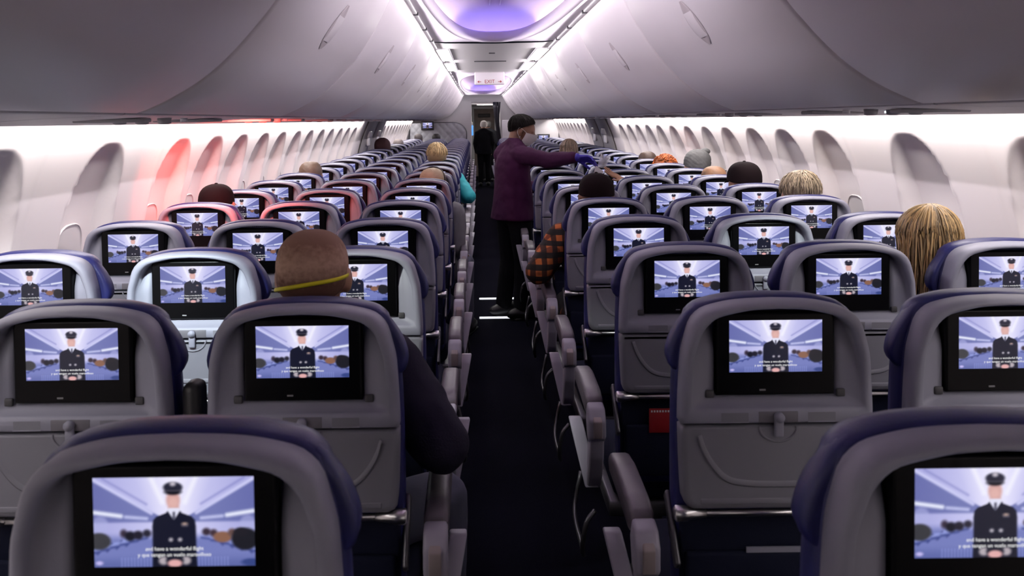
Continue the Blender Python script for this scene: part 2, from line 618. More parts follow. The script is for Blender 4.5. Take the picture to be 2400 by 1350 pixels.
K0, K1 = -3, 12
for sgn, side in ((-1, 'left'), (1, 'right')):
    pb, pp = make_bin(sgn), make_psu(sgn)
    for k in range(K0, K1):
        y = BIN_Y0 + BIN_L * k
        if y + BIN_L < -0.9: continue
        o = pb if pb is not None and k == K0 + 1 else dup_tree(pb)
        q = pp if k == K0 + 1 else dup_tree(pp)
        o.location = (0, y, 0)
        q.location = (0, y, 0)
        num = ORD[k - K0 - 1]
        tag(o, 'pale curved overhead bin above the %s seats, %s from the near end' % (side, num), 'overhead bin', '%s overhead bins' % side)
        tag(q, 'underside service panel with nozzles above the %s seats, %s from the near end' % (side, num), 'service panel', '%s service panels' % side)
    # rail along the bin tops
    b = MB()
    zt = BPC[0][1]
    b.box((sgn * 0.447, (Y_BACK + 20.4) / 2, zt + 0.013), (0.026, 20.4 - Y_BACK, 0.02), bev=0.006)
    b.box((sgn * 0.462, (Y_BACK + 20.4) / 2, zt + 0.004), (0.006, 20.4 - Y_BACK, 0.012), mi=1)
    for k in range(K0, K1 * 2):
        b.box((sgn * 0.445, BIN_Y0 + 0.762 * k + 0.2, zt + 0.011), (0.032, 0.03, 0.022), mi=1)
    tag(b.build('trim_%d' % (3 if sgn < 0 else 4), [M_WHITE, M_SLOT]), 'white rail along the tops of the %s overhead bins' % side, 'trim', kind='structure')

# ------------------------------------------------------------------ ceiling
ZC = EYE.z + 0.565


def sup(a, hx, hy, e):
    c, s = math.cos(a), math.sin(a)
    r = (abs(c / hx) ** e + abs(s / hy) ** e) ** (-1 / e)
    return r * c, r * s


def arcs(hx, hy, n=120):
    """angles spread evenly along a long oval"""
    P = []
    for k in range(n):
        t = 2 * PI * k / n
        P.append(math.atan2(math.sin(t) * hy, math.cos(t) * hx))
    return P


def make_dome(y0, y1, oy0, oy1, lit0, name, num):
    yc, hy, hx = (oy0 + oy1) / 2, (oy1 - oy0) / 2, 0.375
    hy2, yc2 = (y1 - y0) / 2, (y0 + y1) / 2
    A = arcs(hx, hy)
    def ring(g, z, e=2.8):
        return [(p[0], yc + p[1], z) for p in (sup(a, hx + g, hy + g, e) for a in A)]
    rim = MB()
    outer = []
    for a in A:
        p = sup(a, 0.458, hy2, 30)
        outer.append((p[0], yc2 + p[1], ZC + 0.004))
    rim.loft([outer, ring(0.055, ZC - 0.004), ring(0.03, ZC - 0.016), ring(0.012, ZC - 0.018), ring(0.002, ZC - 0.008), ring(0.0, ZC + 0.01), ring(0.0, ZC + 0.05),
              ring(0.006, ZC + 0.058), ring(0.014, ZC + 0.05), ring(0.016, ZC + 0.01)])
    o = tag(rim.build('ceiling_' + name, M_CEIL), 'pale rounded ceiling frame around the %s blue-lit dome' % num, 'ceiling', kind='structure')
    dm = MB()
    top = [(0, yc, ZC + 0.215)]
    dm.loft([ring(0.016, ZC + 0.01), ring(0.075, ZC + 0.02), ring(0.085, ZC + 0.07), ring(0.06, ZC + 0.125), ring(0.0, ZC + 0.165), ring(-0.09, ZC + 0.195), ring(-0.2, ZC + 0.21),
             ring(-0.34, ZC + 0.215)], cap1=True)
    for sx in (-0.035, 0.035):
        dm.box((sx, yc, ZC + 0.2105), (0.006, 2 * hy - 0.5, 0.006), mi=1)
    d = dm.build('ceiling_dome', [mat('dome_mauve', (0.52, 0.42, 0.50), 0.45), M_CEILF], o)
    # light strip behind the lip: lilac white along the sides, blue at the ends
    led = [MB(), MB()]
    pts = ring(0.045, ZC + 0.030)
    n = len(pts)
    for i in range(n):
        p, q = pts[i], pts[(i + 1) % n]
        ym = (p[1] + q[1]) / 2
        if ym < lit0: continue
        end = abs(ym - yc) > hy - 0.30
        led[1 if end else 0].tube([p, q], 0.009, 6, cap=False)
    if led[0].v: led[0].build('light_strip', M_LEDW, o)
    if led[1].v: led[1].build('light_strip', M_LEDB, o)
    return o


make_dome(-2.5, 6.35, -2.2, 6.15, 0.9, 'near_frame', 'near')
make_dome(10.2, 19.7, 10.6, 18.6, 10.0, 'far_frame', 'far')
b = MB()
b.loft([[(x, y, ZC + z) for x, z in ((-0.458, 0.004), (-0.36, -0.006), (0, -0.012), (0.36, -0.006), (0.458, 0.004))] for y in (6.35, 7.6, 8.9, 10.2)], closed=False, flip=True)
b.box((0, 8.2, ZC - 0.016), (0.30, 0.02, 0.008), mi=1)
b.box((0, 7.2, ZC - 0.016), (0.05, 0.02, 0.008), mi=1)
tag(b.build('ceiling_flat_panel', [M_CEILF, M_SLOT]), 'flat grey ceiling panel between the two blue-lit domes', 'ceiling', kind='structure')
for i, (sx, yc) in enumerate(((-1, 7.45), (-1, 9.1), (1, 7.45), (1, 9.1))):
    o = empty('ceiling_light', (sx * 0.395, yc, ZC - 0.004), '%s white ceiling light panel beside the %s bins' % ('nearer' if yc < 8 else 'farther', 'left' if sx < 0 else 'right'),
              'ceiling light', 'ceiling light panels')
    MB().box((0, 0, 0), (0.115, 1.26, 0.022), bev=0.005).build('light_frame', M_WHITE, o)
    MB().box((0, 0, -0.008), (0.095, 1.20, 0.012), bev=0.003).build('diffuser', M_LAMP, o)

# exit sign
o = empty('exit_sign', (0.02, 10.15, ZC - 0.01), 'white hanging sign reading EXIT with two red arrows', 'exit sign')
MB().box((0, 0, -0.075), (0.35, 0.05, 0.15), bev=0.014, seg=3).build('sign_box', mat('sign_white', (0.50, 0.46, 0.50), 0.5, emit=(1, 0.88, 0.95), estr=0.22), o)
t = MB()
vs, fs = text_mesh('EXIT', 0.058)
t.add([(x, -0.0262, y - 0.112) for x, y, z in vs], fs, smooth=False)
for sx in (-1, 1):
    t.box((sx * 0.118, -0.0262, -0.112), (0.04, 0.001, 0.006))
    t.add([(sx * 0.142, -0.0266, -0.112), (sx * 0.125, -0.0266, -0.098), (sx * 0.120, -0.0266, -0.103), (sx * 0.131, -0.0266, -0.112), (sx * 0.120, -0.0266, -0.121), (sx * 0.125, -0.0266, -0.126)],
          [(0, 1, 2, 3), (0, 3, 4, 5)], smooth=False)
t.build('sign_lettering', mat('sign_red', (0.30, 0.01, 0.02), 0.5), o)

# ------------------------------------------------------------------ front end of the cabin
for nm, (x0, x1, z0, z1, y) in {'wall_front_left': (-1.78, -0.27, 0, 2.3, 20.42), 'wall_front_right': (0.40, 1.78, 0, 2.3, 20.42), 'wall_front_header': (-0.27, 0.40, 1.99, 2.3, 20.42)}.items():
    b = MB().box(((x0 + x1) / 2, y + 0.03, (z0 + z1) / 2), (x1 - x0, 0.06, z1 - z0))
    tag(b.build(nm, M_WHITE), 'white cross wall at the far end of the cabin, %s' % nm.split('_')[-1], 'wall', kind='structure')
b = MB().box((0, Y_BACK - 0.03, 1.15), (3.5, 0.06, 2.4))
tag(b.build('wall_back', M_WHITE), 'white cross wall behind the viewer', 'wall', kind='structure')
b = MB()
b.box((-0.31, 23.0, 1.0), (0.06, 5.1, 2.0))
tag(b.build('wall_corridor_left', M_WHITE), 'pale corridor wall before the forward doorway, port side', 'wall', kind='structure')
b = MB()
b.box((0.44, 23.0, 1.0), (0.06, 5.1, 2.0))
tag(b.build('wall_corridor_right', M_WHITE), 'pale corridor wall before the forward doorway, starboard side', 'wall', kind='structure')
b = MB().box((0.06, 23.0, 2.0), (0.70, 5.1, 0.04))
tag(b.build('ceiling_corridor', M_CEIL), 'flat ceiling of the forward corridor', 'ceiling', kind='structure')
o = empty('ceiling_light', (0.06, 21.6, 1.965), 'white light bar above the forward doorway', 'ceiling light')
MB().box((0, 0, 0), (0.42, 0.16, 0.02), bev=0.004).build('light_frame', M_WHITE, o)
MB().box((0, 0, -0.012), (0.38, 0.12, 0.01), bev=0.003).build('diffuser', M_LAMP, o)
o = empty('door_5', (0.06, 24.4, 0), 'dark brown forward doorway at the end of the aisle', 'doorway')
o['kind'] = 'structure'
MB().box((0, 0.05, 0.95), (0.66, 0.06, 1.9)).build('door_leaf', mat('galley_brown', (0.22, 0.17, 0.15), 0.5, var=0.3), o)
MB().box((0, 0, 1.93), (0.69, 0.10, 0.08), bev=0.01).box((-0.31, 0, 0.95), (0.05, 0.1, 1.9), bev=0.01).box((0.31, 0, 0.95), (0.05, 0.1, 1.9), bev=0.01).build('door_frame', M_WHITE, o)
MB().box((0, -0.01, 1.70), (0.34, 0.03, 0.10), bev=0.045, seg=4).build('door_plate', M_BLACK, o)
o = empty('wall_display', (-0.27, 21.2, 1.36), 'bright blue lit panel on the corridor wall before the forward door', 'wall display')
MB().box((0, 0, 0), (0.03, 0.36, 0.34), bev=0.008).build('display_frame', M_WHITE, o)
MB().box((0.0, -0.185, -0.03), (0.07, 0.01, 0.24)).build('display_face', mat('blue_panel', (0.1, 0.3, 0.8), 0.4, emit=(0.10, 0.36, 0.9), estr=1.1), o)

# tufted partition, port side
nx, nz = 100, 62
V, F = [], []
for j in range(nz + 1):
    for i in range(nx + 1):
        x, z = -1.66 + 1.27 * i / nx, 0.15 + 1.37 * j / nz
        rx, rz = x - (-0.39 - 0.30), z - (1.52 - 0.24)
        if rx > 0 and rz > 0:
            q = math.hypot(rx / 0.30, rz / 0.24)
            if q > 1:
                x, z = -0.69 + rx / q, 1.28 + rz / q
        p, q = (x + z * 0.9) / 0.16, (x - z * 0.9) / 0.16
        h = 0.02 * (abs(math.sin(PI * p)) * abs(math.sin(PI * q))) ** 0.5
        V.append((x, -h, z))
for j in range(nz):
    for i in range(nx):
        a = j * (nx + 1) + i
        F.append((a, a + 1, a + nx + 2, a + nx + 1))
o = empty('partition', (0, 19.74, 0), 'grey diamond-tufted partition with a rounded top corner, port side', 'partition')
m = MB()
m.add(V, F)
m.build('tufted_face', mat('tufted_grey', (0.36, 0.37, 0.40), 0.6), o)
m = MB()
edge = [(-1.66, 0.15), (-1.66, 1.52), (-0.69, 1.52)] + [(-0.69 + 0.30 * math.sin(a), 1.28 + 0.24 * math.cos(a)) for a in [PI / 2 * k / 10 for k in range(1, 11)]] + [(-0.39, 0.15)]
m.tube([(x, 0.02, z) for x, z in edge], 0.022, 8)
m.build('partition_edge', M_DSTEEL, o)
o = empty('partition', (1.07, 19.74, 0), 'plain white bulkhead with small screens, starboard side', 'partition')
MB().box((0, 0.03, 0.79), (1.28, 0.05, 1.56), bev=0.015).build('bulkhead_panel', M_WHITE, o)

# curtain gathered beside the aisle
m = MB()
rings = []
for q in range(15):
    f = q / 14
    z = 1.99 - 1.97 * f
    w = 0.085 - 0.045 * math.sin(PI * min(f * 1.35, 1.0)) ** 1.0
    cx = 0.315 + 0.09 * sstep(0.1, 0.7, f)
    rings.append([(cx + w * (1 + 0.16 * math.cos(7 * a)) * math.cos(a), 20.15 + 0.07 * (1 + 0.2 * math.cos(7 * a + 1)) * math.sin(a), z) for a in [2 * PI * k / 42 for k in range(42)]])
m.loft(rings, cap0=True, cap1=True)
o = tag(m.build('curtain', mat('black_curtain', (0.008, 0.008, 0.016), 0.35)), 'black curtain gathered and tied beside the aisle at the bulkhead', 'curtain')


# ------------------------------------------------------------------ picture shown on every screen
def srgb(c):
    c = np.asarray(c, float) / 255.0
    return np.where(c <= 0.04045, c / 12.92, ((c + 0.055) / 1.055) ** 2.4)


GW, GH = 176, 99
U, Vv = np.meshgrid(np.linspace(0, 1, GW), np.linspace(0, 1, GH))   # Vv grows downward
IMG = np.zeros((GH, GW, 3))


def soft(d, w=0.012):
    return np.clip(0.5 - d / w, 0, 1)


def paint(maskv, c):
    global IMG
    IMG = IMG * (1 - maskv[..., None]) + np.asarray(c, float) * maskv[..., None]


def ell(cx, cy, rx, ry):
    return soft((np.hypot((U - cx) / rx, (Vv - cy) / ry) - 1) * min(rx, ry), 0.02)


def halfp(x0, y0, x1, y1, w=0.014):
    nx_, ny_ = (y1 - y0), -(x1 - x0)
    L = math.hypot(nx_, ny_)
    return soft(((U - x0) * nx_ + (Vv - y0) * ny_) / L, w)


def seg(x0, y0, x1, y1, r, w=0.015):
    dx, dy = x1 - x0, y1 - y0
    t = np.clip(((U - x0) * dx + (Vv - y0) * dy * 0.32) / (dx * dx + dy * dy * 0.32), 0, 1)
    return soft(np.hypot(U - x0 - t * dx, (Vv - y0 - t * dy) * 0.5625) - r, w)


g = np.clip(1 - np.abs(U - 0.5) / 0.5, 0, 1)
IMG[:] = np.array([168, 168, 222]) + (g ** 1.2)[..., None] * np.array([52, 50, 30])
cone = np.clip(1 - np.abs(U - 0.5) / (0.16 + 0.25 * np.clip(0.34 - Vv, 0, 1)), 0, 1)
paint(cone * 0.9 * soft(Vv - 0.5, 0.2), [242, 238, 255])
for s in (-1, 1):
    x = lambda t: 0.5 + s * t
    band = np.clip((np.abs(U - 0.5) - (0.5 - Vv * 1.02 + 0.02)) / 0.02, 0, 1) * (s * (U - 0.5) > 0) * soft(Vv - (0.50 - 0.0 * U), 0.03)
    paint(band, [116, 122, 180])
    paint(band * np.clip((np.abs(U - 0.5) - 0.24) / 0.3, 0, 1) * 0.5, [88, 92, 160])
    paint(seg(x(0.50), 0.02, x(0.14), 0.40, 0.010), [205, 205, 245])
    paint(seg(x(0.44), 0.01, x(0.17), 0.30, 0.006) * 0.6, [120, 122, 190])
    paint(seg(x(0.14), 0.0, x(0.07), 0.28, 0.012, 0.03) * 0.9, [245, 244, 255])
    paint(seg(x(0.52), 0.38, x(0.33), 0.43, 0.012, 0.02), [235, 238, 255])
    paint(seg(x(0.30), 0.44, x(0.17), 0.46, 0.008, 0.02), [205, 208, 246])
    paint(ell(x(0.46), 0.53, 0.05, 0.10) * 0.6, [176, 178, 226])
low = sstep(0.60, 0.72, Vv)
paint(low, [118, 126, 188])
paint(sstep(0.84, 1.0, Vv) * 0.6, [80, 90, 152])
for s in (-1, 1):
    for k in range(7):
        xa = 0.5 + s * (0.17 + 0.06 * k)
        yk = 0.66 + 0.030 * k
        paint(seg(xa, yk, xa + s * 0.10, yk + 0.02, 0.006), [152, 162, 224])
        paint(seg(xa + s * 0.10, yk + 0.02, xa + s * 0.13, yk + 0.10, 0.006), [60, 68, 128])
        paint(seg(xa, yk + 0.02, xa + s * 0.09, yk + 0.045, 0.006), [66, 76, 140])
    for k in range(10):
        xa = 0.5 + s * (0.15 + 0.020 * k)
        paint(seg(xa, 0.90, xa, 1.0, 0.003, 0.008) * 0.7, [150, 160, 225])
for cx, cy, rx, ry, c in ((0.185, 0.625, 0.022, 0.045, [58, 48, 66]), (0.225, 0.655, 0.034, 0.055, [24, 24, 36]), (0.275, 0.645, 0.032, 0.050, [34, 32, 46]), (0.33, 0.625, 0.026, 0.042, [40, 38, 54]),
                          (0.03, 0.71, 0.075, 0.095, [58, 58, 64]), (0.70, 0.615, 0.026, 0.042, [58, 46, 60]), (0.745, 0.63, 0.024, 0.042, [66, 50, 60]), (0.80, 0.675, 0.058, 0.062, [138, 98, 80]),
                          (0.86, 0.625, 0.026, 0.042, [100, 76, 74]), (0.94, 0.70, 0.085, 0.125, [30, 30, 38]), (0.915, 0.62, 0.045, 0.05, [34, 32, 40])):
    paint(ell(cx, cy, rx, ry), c)
# uniformed figure
body = soft(np.abs(U - 0.5) - np.interp(Vv, [0.36, 0.40, 0.44, 0.48, 0.55, 0.80, 1.0], [0.03, 0.05, 0.11, 0.130, 0.136, 0.136, 0.14]), 0.012) * soft(0.375 - Vv, 0.01)
paint(body, [22, 24, 42])
paint(ell(0.5, 0.345, 0.032, 0.06), [205, 160, 160])
paint(ell(0.497, 0.255, 0.043, 0.105), [214, 166, 162])
paint(ell(0.497, 0.285, 0.028, 0.05), [224, 178, 172])
v1 = soft(np.abs(U - 0.5) - np.interp(Vv, [0.34, 0.37, 0.47], [0.030, 0.040, 0.004]), 0.010) * soft(0.345 - Vv, 0.01) * soft(Vv - 0.475, 0.01)
paint(v1, [228, 228, 248])
paint(seg(0.5, 0.40, 0.5, 0.46, 0.006), [24, 24, 44])
paint(ell(0.497, 0.115, 0.060, 0.062), [36, 36, 54])
paint(ell(0.497, 0.165, 0.052, 0.035), [18, 18, 30])
paint(ell(0.497, 0.075, 0.018, 0.024), [196, 188, 200])
paint(seg(0.455, 0.150, 0.54, 0.150, 0.003), [96, 92, 108])
for bx in (0.478, 0.535):
    paint(ell(bx, 0.70, 0.011, 0.017), [214, 206, 214])
paint(ell(0.566, 0.525, 0.018, 0.016), [176, 150, 140])
paint(seg(0.552, 0.545, 0.582, 0.545, 0.003), [112, 104, 120])
paint(ell(0.43, 0.935, 0.03, 0.045), [180, 170, 178])
paint(ell(0.57, 0.935, 0.03, 0.045), [180, 170, 178])
paint(ell(0.5, 0.935, 0.055, 0.06), [30, 30, 46])
paint(ell(0.5, 0.965, 0.045, 0.042), [226, 172, 172])
paint(ell(0.03, 0.955, 0.022, 0.022), [196, 186, 240])
paint(ell(0.975, 0.96, 0.06, 0.04) * 0.8, [44, 60, 120])
LIN = srgb(np.clip(IMG, 0, 255))

M_SCREEN = bpy.data.materials.new('screen_picture')
M_SCREEN.use_nodes = True
nt = M_SCREEN.node_tree
b = nt.nodes['Principled BSDF']
at = nt.nodes.new('ShaderNodeAttribute')
at.attribute_name = 'picture'
b.inputs['Base Color'].default_value = (0.006, 0.006, 0.007, 1)
b.inputs['Roughness'].default_value = 0.16
nt.links.new(at.outputs['Color'], b.inputs['Emission Color'])
b.inputs['Emission Strength'].default_value = 1.0
M_SCREEN.cycles.emission_sampling = 'NONE'
M_SUB = mat('subtitle_white', (0.02, 0.02, 0.02), 0.3, emit=(1, 1, 1), estr=1.0)
M_SUB.cycles.emission_sampling = 'NONE'


def screen_mesh(hw, hh, y, name='screen_picture', step=1, subtitle=True):
    I = LIN[::step, ::step]
    gh, gw = I.shape[:2]
    X, Z = np.meshgrid(np.linspace(-hw, hw, gw), np.linspace(hh, -hh, gh))
    vs = np.stack([X, np.full_like(X, y), Z], -1).reshape(-1, 3)
    idx = np.arange(gh * gw).reshape(gh, gw)
    fs = np.stack([idx[1:, :-1], idx[1:, 1:], idx[:-1, 1:], idx[:-1, :-1]], -1).reshape(-1, 4)
    m = MB()
    m.add(vs.tolist(), fs.tolist(), smooth=False)
    nv = len(m.v)
    if subtitle:
        for s, z in (('and have a wonderful flight', -0.60), ('y que tengan un vuelo maravilloso', -0.735)):
            tv, tf = text_mesh(s, hh * 0.118)
            m.add([(p[0], y - 0.0006, p[1] + z * hh) for p in tv], tf, mi=1, smooth=False)
    me = m.mesh(name, [M_SCREEN, M_SUB])
    ca = me.color_attributes.new('picture', 'FLOAT_COLOR', 'POINT')
    c = np.ones((len(me.vertices), 4), np.float32)
    c[:nv, :3] = I.reshape(-1, 3)
    ca.data.foreach_set('color', c.ravel())
    return me


# ------------------------------------------------------------------ airline seat (local: x across, y forward, z up; screen plane at y = 0)
OUT_HALF_SIDE = [(0.204, -0.163), (0.203, -0.12), (0.201, -0.08), (0.197, -0.02), (0.190, 0.0115), (0.181, 0.044), (0.173, 0.059)]
OUT_HALF_TOP = [(0.173, 0.059), (0.160, 0.072), (0.142, 0.0815), (0.100, 0.0915), (0.06, 0.096), (0.0, 0.098)]


def seat_ring(side, top, bottom_v, n_s=16, n_t=28, n_b=18, bx=None):
    """closed loop: right side up, over the top, left side down, bottom back; half curves given for +x"""
    s = resample(catmull(side, 6), n_s)
    t = resample(catmull(top, 6), n_t // 2 + 1)
    rs = [tuple(p) for p in s]
    rt = [tuple(p) for p in t]
    half = rs + rt[1:]
    left = [(-x, v) for x, v in reversed(half[:-1])]
    b0 = left[-1]
    b1 = half[0]
    bot = [(b0[0] + (b1[0] - b0[0]) * k / (n_b + 1), bottom_v) for k in range(1, n_b + 1)]
    return half + left + bot


def rect_half(hx, top, bot, r):
    side = [(hx, bot), (hx, bot + (top - bot) * 0.33), (hx, bot + (top - bot) * 0.66), (hx, top - r)]
    topp = [(hx, top - r), (hx - r * 0.3, top - r * 0.3), (hx - r, top), (hx * 0.5, top), (0, top)]
    return side, topp


def scale_half(h, dx, dv):
    return [(x + dx * (1 if x > 0.001 else 0), v + dv) for x, v in h]


def ring3(loop, w, zoff=Z_SCREEN):
    return [(x, -w, v + zoff) for x, v in loop]


def make_seat_parts():
    P = {}
    # upper shell ------------------------------------------------
    A = seat_ring(OUT_HALF_SIDE, OUT_HALF_TOP, -0.163)
    def inset(di, dt, bv, w, dxb=None):
        side = [(x - di, max(v, bv)) for x, v in OUT_HALF_SIDE]
        side = [(x, bv + (v + 0.163) * (0.059 - dt - bv) / 0.222) for (x, v) in [(x - di, v) for x, v in OUT_HALF_SIDE]]
        top = [(max(x - di * min(1, x / 0.1), 0), v - dt) for x, v in OUT_HALF_TOP]
        lp = seat_ring(side, top, bv)
        if isinstance(w, tuple):
            return [(x, -(w[0] + (w[1] - w[0]) * float(sstep(-0.12, 0.06, v))), v + Z_SCREEN) for x, v in lp]
        return ring3(lp, w)
    def ring3b(lp, w0, w1):
        return [(x, -(w0 + (w1 - w0) * float(sstep(-0.02, 0.06, v))), v + Z_SCREEN) for x, v in lp]
    bs, bt = rect_half(0.129, 0.0745, -0.108, 0.012)
    bz = seat_ring(bs, bt, -0.108)
    bs2, bt2 = rect_half(0.143, 0.0805, -0.112, 0.02)
    bz2 = seat_ring(bs2, bt2, -0.1135)
    m = MB()
    m.loft([inset(0.004, 0.004, -0.163, -0.05), inset(0.0, 0.0, -0.163, -0.045), inset(0.0, 0.0, -0.163, -0.006), inset(0.0015, 0.0015, -0.1615, (0.0, 0.004)),
            inset(0.005, 0.005, -0.160, (0.004, 0.011)), inset(0.010, 0.008, -0.157, (0.006, 0.013)), inset(0.016, 0.0115, -0.140, (0.006, 0.0125)), inset(0.0205, 0.0135, -0.131, (0.004, 0.009)),
            inset(0.0235, 0.0150, -0.128, (-0.001, -0.004)), inset(0.026, 0.0155, -0.1275, (-0.003, -0.034)), ring3b(bz2, -0.018, -0.042), ring3b(bz, -0.022, -0.044), ring3(bz, -0.046)], flip=True)
    for sx in (-1, 1):
        m.box((sx * 0.092, -0.0054, Z_SCREEN - 0.158), (0.060, 0.003, 0.0022), bev=0.0008)
        m.box((sx * 0.092, -0.0050, Z_SCREEN - 0.1475), (0.058, 0.0026, 0.020), mi=1)  # darker plates put the shade of recessed panels into the colour
    P['back_shell'] = (m.mesh('back_shell', [M_SHELL, M_TRAY]), None)
    m = MB()
    m.box((0, -0.0050, Z_SCREEN - 0.1475), (0.084, 0.004, 0.024), bev=0.0018)  # darker plate stands in for the shaded hollow behind the latch
    P['latch_shade_plate'] = (m.mesh('latch_shade_plate', mat('recess_shade_grey', (0.13, 0.125, 0.145), 0.55)), None)
    m = MB()
    for k in range(14):
        m.box((-0.052 + 0.008 * k, 0.0425, Z_SCREEN + 0.0805), (0.005, 0.003, 0.0018))
        m.box((-0.052 + 0.008 * k, 0.0425, Z_SCREEN + 0.0770), (0.005, 0.003, 0.0018))
    P['vent'] = (m.mesh('vent', M_SLOT), None)
    # monitor ----------------------------------------------------
    m = MB()
    def bezel(d, w):
        s, t = rect_half(0.1255 - d, 0.071 - d, -0.1055 + d, 0.012 - d * 0.5)
        return ring3(seat_ring(s, t, -0.1055 + d), w)
    m.loft([bezel(0, -0.04), bezel(0, -0.014), bezel(0.002, -0.0115), bezel(0.004, -0.011)], cap1=False, flip=True)
    lp = bezel(0.004, -0.011)
    m.add(lp, [tuple(range(len(lp)))], smooth=False)
    P['monitor'] = (m.mesh('monitor', M_BEZEL), None)
    me = screen_mesh(0.0988, 0.0556, 0.0104)
    me.transform(Matrix.Translation((0, 0, Z_SCREEN)))
    P['monitor/screen'] = (me, None)
    m = MB()
    m.box((-0.028, 0.0108, Z_SCREEN - 0.094), (0.013, 0.001, 0.0035))
    P['monitor/power_button'] = (m.mesh('power_button', mat('button_grey', (0.25, 0.25, 0.26), 0.4)), None)
    for sx in (-1, 1):
        m = MB()
        m.box((sx * 0.140, 0.0155, Z_SCREEN - 0.103), (0.019, 0.008, 0.017), bev=0.003)  # dark plate put in for the shade of a notch beside the bezel
        P['hinge_notch_shade' + str(sx)] = (m.mesh('hinge_notch_shade', M_SLOT), None)
    # tray table -------------------------------------------------
    m = MB()
    def tray(d, w, r=0.025):
        hb = -0.346 + d
        side = [(0.180 - d, hb), (0.194 - d, hb + 0.008), (0.199 - d, hb + r), (0.2025 - d, -0.25), (0.204 - d, -0.20), (0.2045 - d, -0.172)]
        top = [(0.2045 - d, -0.172), (0.203 - d, -0.1675 - d), (0.19, -0.1665 - d), (0.1, -0.1665 - d), (0, -0.1665 - d)]
        return ring3(seat_ring(side, top, hb), w)
    m.loft([tray(0.001, -0.045), tray(0, -0.006), tray(0.0015, 0.0), tray(0.005, 0.0035), tray(0.012, 0.0045)], flip=True)
    lp = tray(0.012, 0.0045)
    m.add(lp, [tuple(range(len(lp)))], smooth=False)
    up = [(-0.165, -0.185), (-0.155, -0.215), (-0.135, -0.25), (-0.105, -0.279), (-0.06, -0.288), (0, -0.290), (0.06, -0.288), (0.105, -0.279), (0.135, -0.25), (0.155, -0.215), (0.165, -0.185)]
    m.tube([(x, -0.0042, v + Z_SCREEN) for x, v in catmull(up, 5)], 0.0085, 8, flat=(0.22, 1))
    arc = [(0.040 * math.cos(a), -0.168 + 0.032 * math.sin(a)) for a in [PI + PI * k / 14 for k in range(15)]]
    m.tube([(x, -0.0046, v + Z_SCREEN) for x, v in arc], 0.0028, 6)
    m.box((0, -0.0045, Z_SCREEN - 0.328), (0.33, 0.004, 0.013), bev=0.0019)
    P['tray_table'] = (m.mesh('tray_table', M_TRAY), None)
    m = MB()
    m.box((0, -0.0095, Z_SCREEN - 0.166), (0.0195, 0.010, 0.046), bev=0.0045, seg=3)
    m.tube([(0, -0.004, Z_SCREEN - 0.146), (0, -0.018, Z_SCREEN - 0.146)], 0.0105, 14)
    P['tray_table/tray_latch'] = (m.mesh('tray_latch', M_SHELL), None)
    # hinge bar --------------------------------------------------
    m = MB()
    zb = Z_SCREEN - 0.358
    m.tube([(-0.19, 0.008, zb), (0.19, 0.008, zb)], 0.0075, 10)
    for sx in (-1, 1):
        m.tube([(sx * 0.150, 0.008, zb), (sx * 0.185, 0.008, zb), (sx * 0.193, 0.008, zb), (sx * 0.215, 0.008, zb), (sx * 0.219, 0.008, zb)], [0.008, 0.013, 0.016, 0.017, 0.012], 14)
    P['hinge_bar'] = (m.mesh('hinge_bar', M_STEEL), None)
    for sx in (-1, 1):
        m = MB()
        m.box((sx * 0.213, 0.055, zb - 0.055), (0.012, 0.03, 0.16), bev=0.005, rot=Matrix.Rotation(-0.75, 3, 'X'))
        P['tray_arm' + str(sx)] = (m.mesh('tray_arm', M_DSTEEL), None)
    # cushions ---------------------------------------------------
    def outl(dx, dv, bot, w, wing=0.0):
        side = [(0.190 + dx, bot), (0.203 + dx, bot + 0.06), (0.205 + dx, -0.3), (0.203 + dx, -0.12), (0.197 + dx, -0.02), (0.190 + dx, 0.0115), (0.173 + dx, 0.059 + dv)]
        top = scale_half(OUT_HALF_TOP, dx, dv)
        top[-1] = (0, top[-1][1])
        return ring3(seat_ring(side, top, bot, n_s=24), w)
    m = MB()
    rings = [outl(-0.012, -0.006, -0.63, -0.044), outl(-0.001, 0.001, -0.64, -0.048), outl(0.004, 0.004, -0.645, -0.060), outl(0.005, 0.005, -0.645, -0.085), outl(0.002, 0.003, -0.645, -0.105), outl(-0.012, -0.008, -0.63, -0.12),
             outl(-0.04, -0.03, -0.60, -0.127)]
    m.loft(rings, cap0=True, cap1=True, flip=True)
    P['backrest'] = (m.mesh('backrest', M_NAVY), None)
    def head(dx, dv, w, wing=0.0):
        side = [(0.17 + dx, -0.065 - dv), (0.203 + dx, -0.058 - dv), (0.213 + dx + wing, -0.035), (0.208 + dx + wing, -0.005), (0.196 + dx, 0.026), (0.173 + dx, 0.059 + dv)]
        top = scale_half(OUT_HALF_TOP, dx, dv)
        top[-1] = (0, top[-1][1])
        return ring3(seat_ring(side, top, -0.066 - dv), w)
    m = MB()
    m.loft([head(-0.006, -0.002, -0.052), head(0.002, 0.001, -0.053), head(0.006, 0.003, -0.060, 0.001), head(0.006, 0.003, -0.076, 0.002), head(0.003, -0.001, -0.098, 0.003), head(-0.008, -0.008, -0.117, 0.004), head(-0.034, -0.034, -0.123)],
           cap0=True, cap1=True, flip=True)
    P['headrest'] = (m.mesh('headrest', M_NAVY), None)
    m = MB()
    m.box((0, 0.31, 0.43), (0.43, 0.46, 0.11), bev=0.035, seg=3)
    P['seat_cushion'] = (m.mesh('seat_cushion', M_NAVY2), None)
    m = MB()
    m.box((0, 0.045, 0.60), (0.40, 0.02, 0.24), bev=0.008)
    m.box((0, 0.028, 0.56), (0.38, 0.018, 0.16), bev=0.008)
    P['literature_pocket'] = (m.mesh('literature_pocket', M_NAVY2), None)
    m = MB()
    m.box((0, 0.022, 0.645), (0.12, 0.004, 0.012))
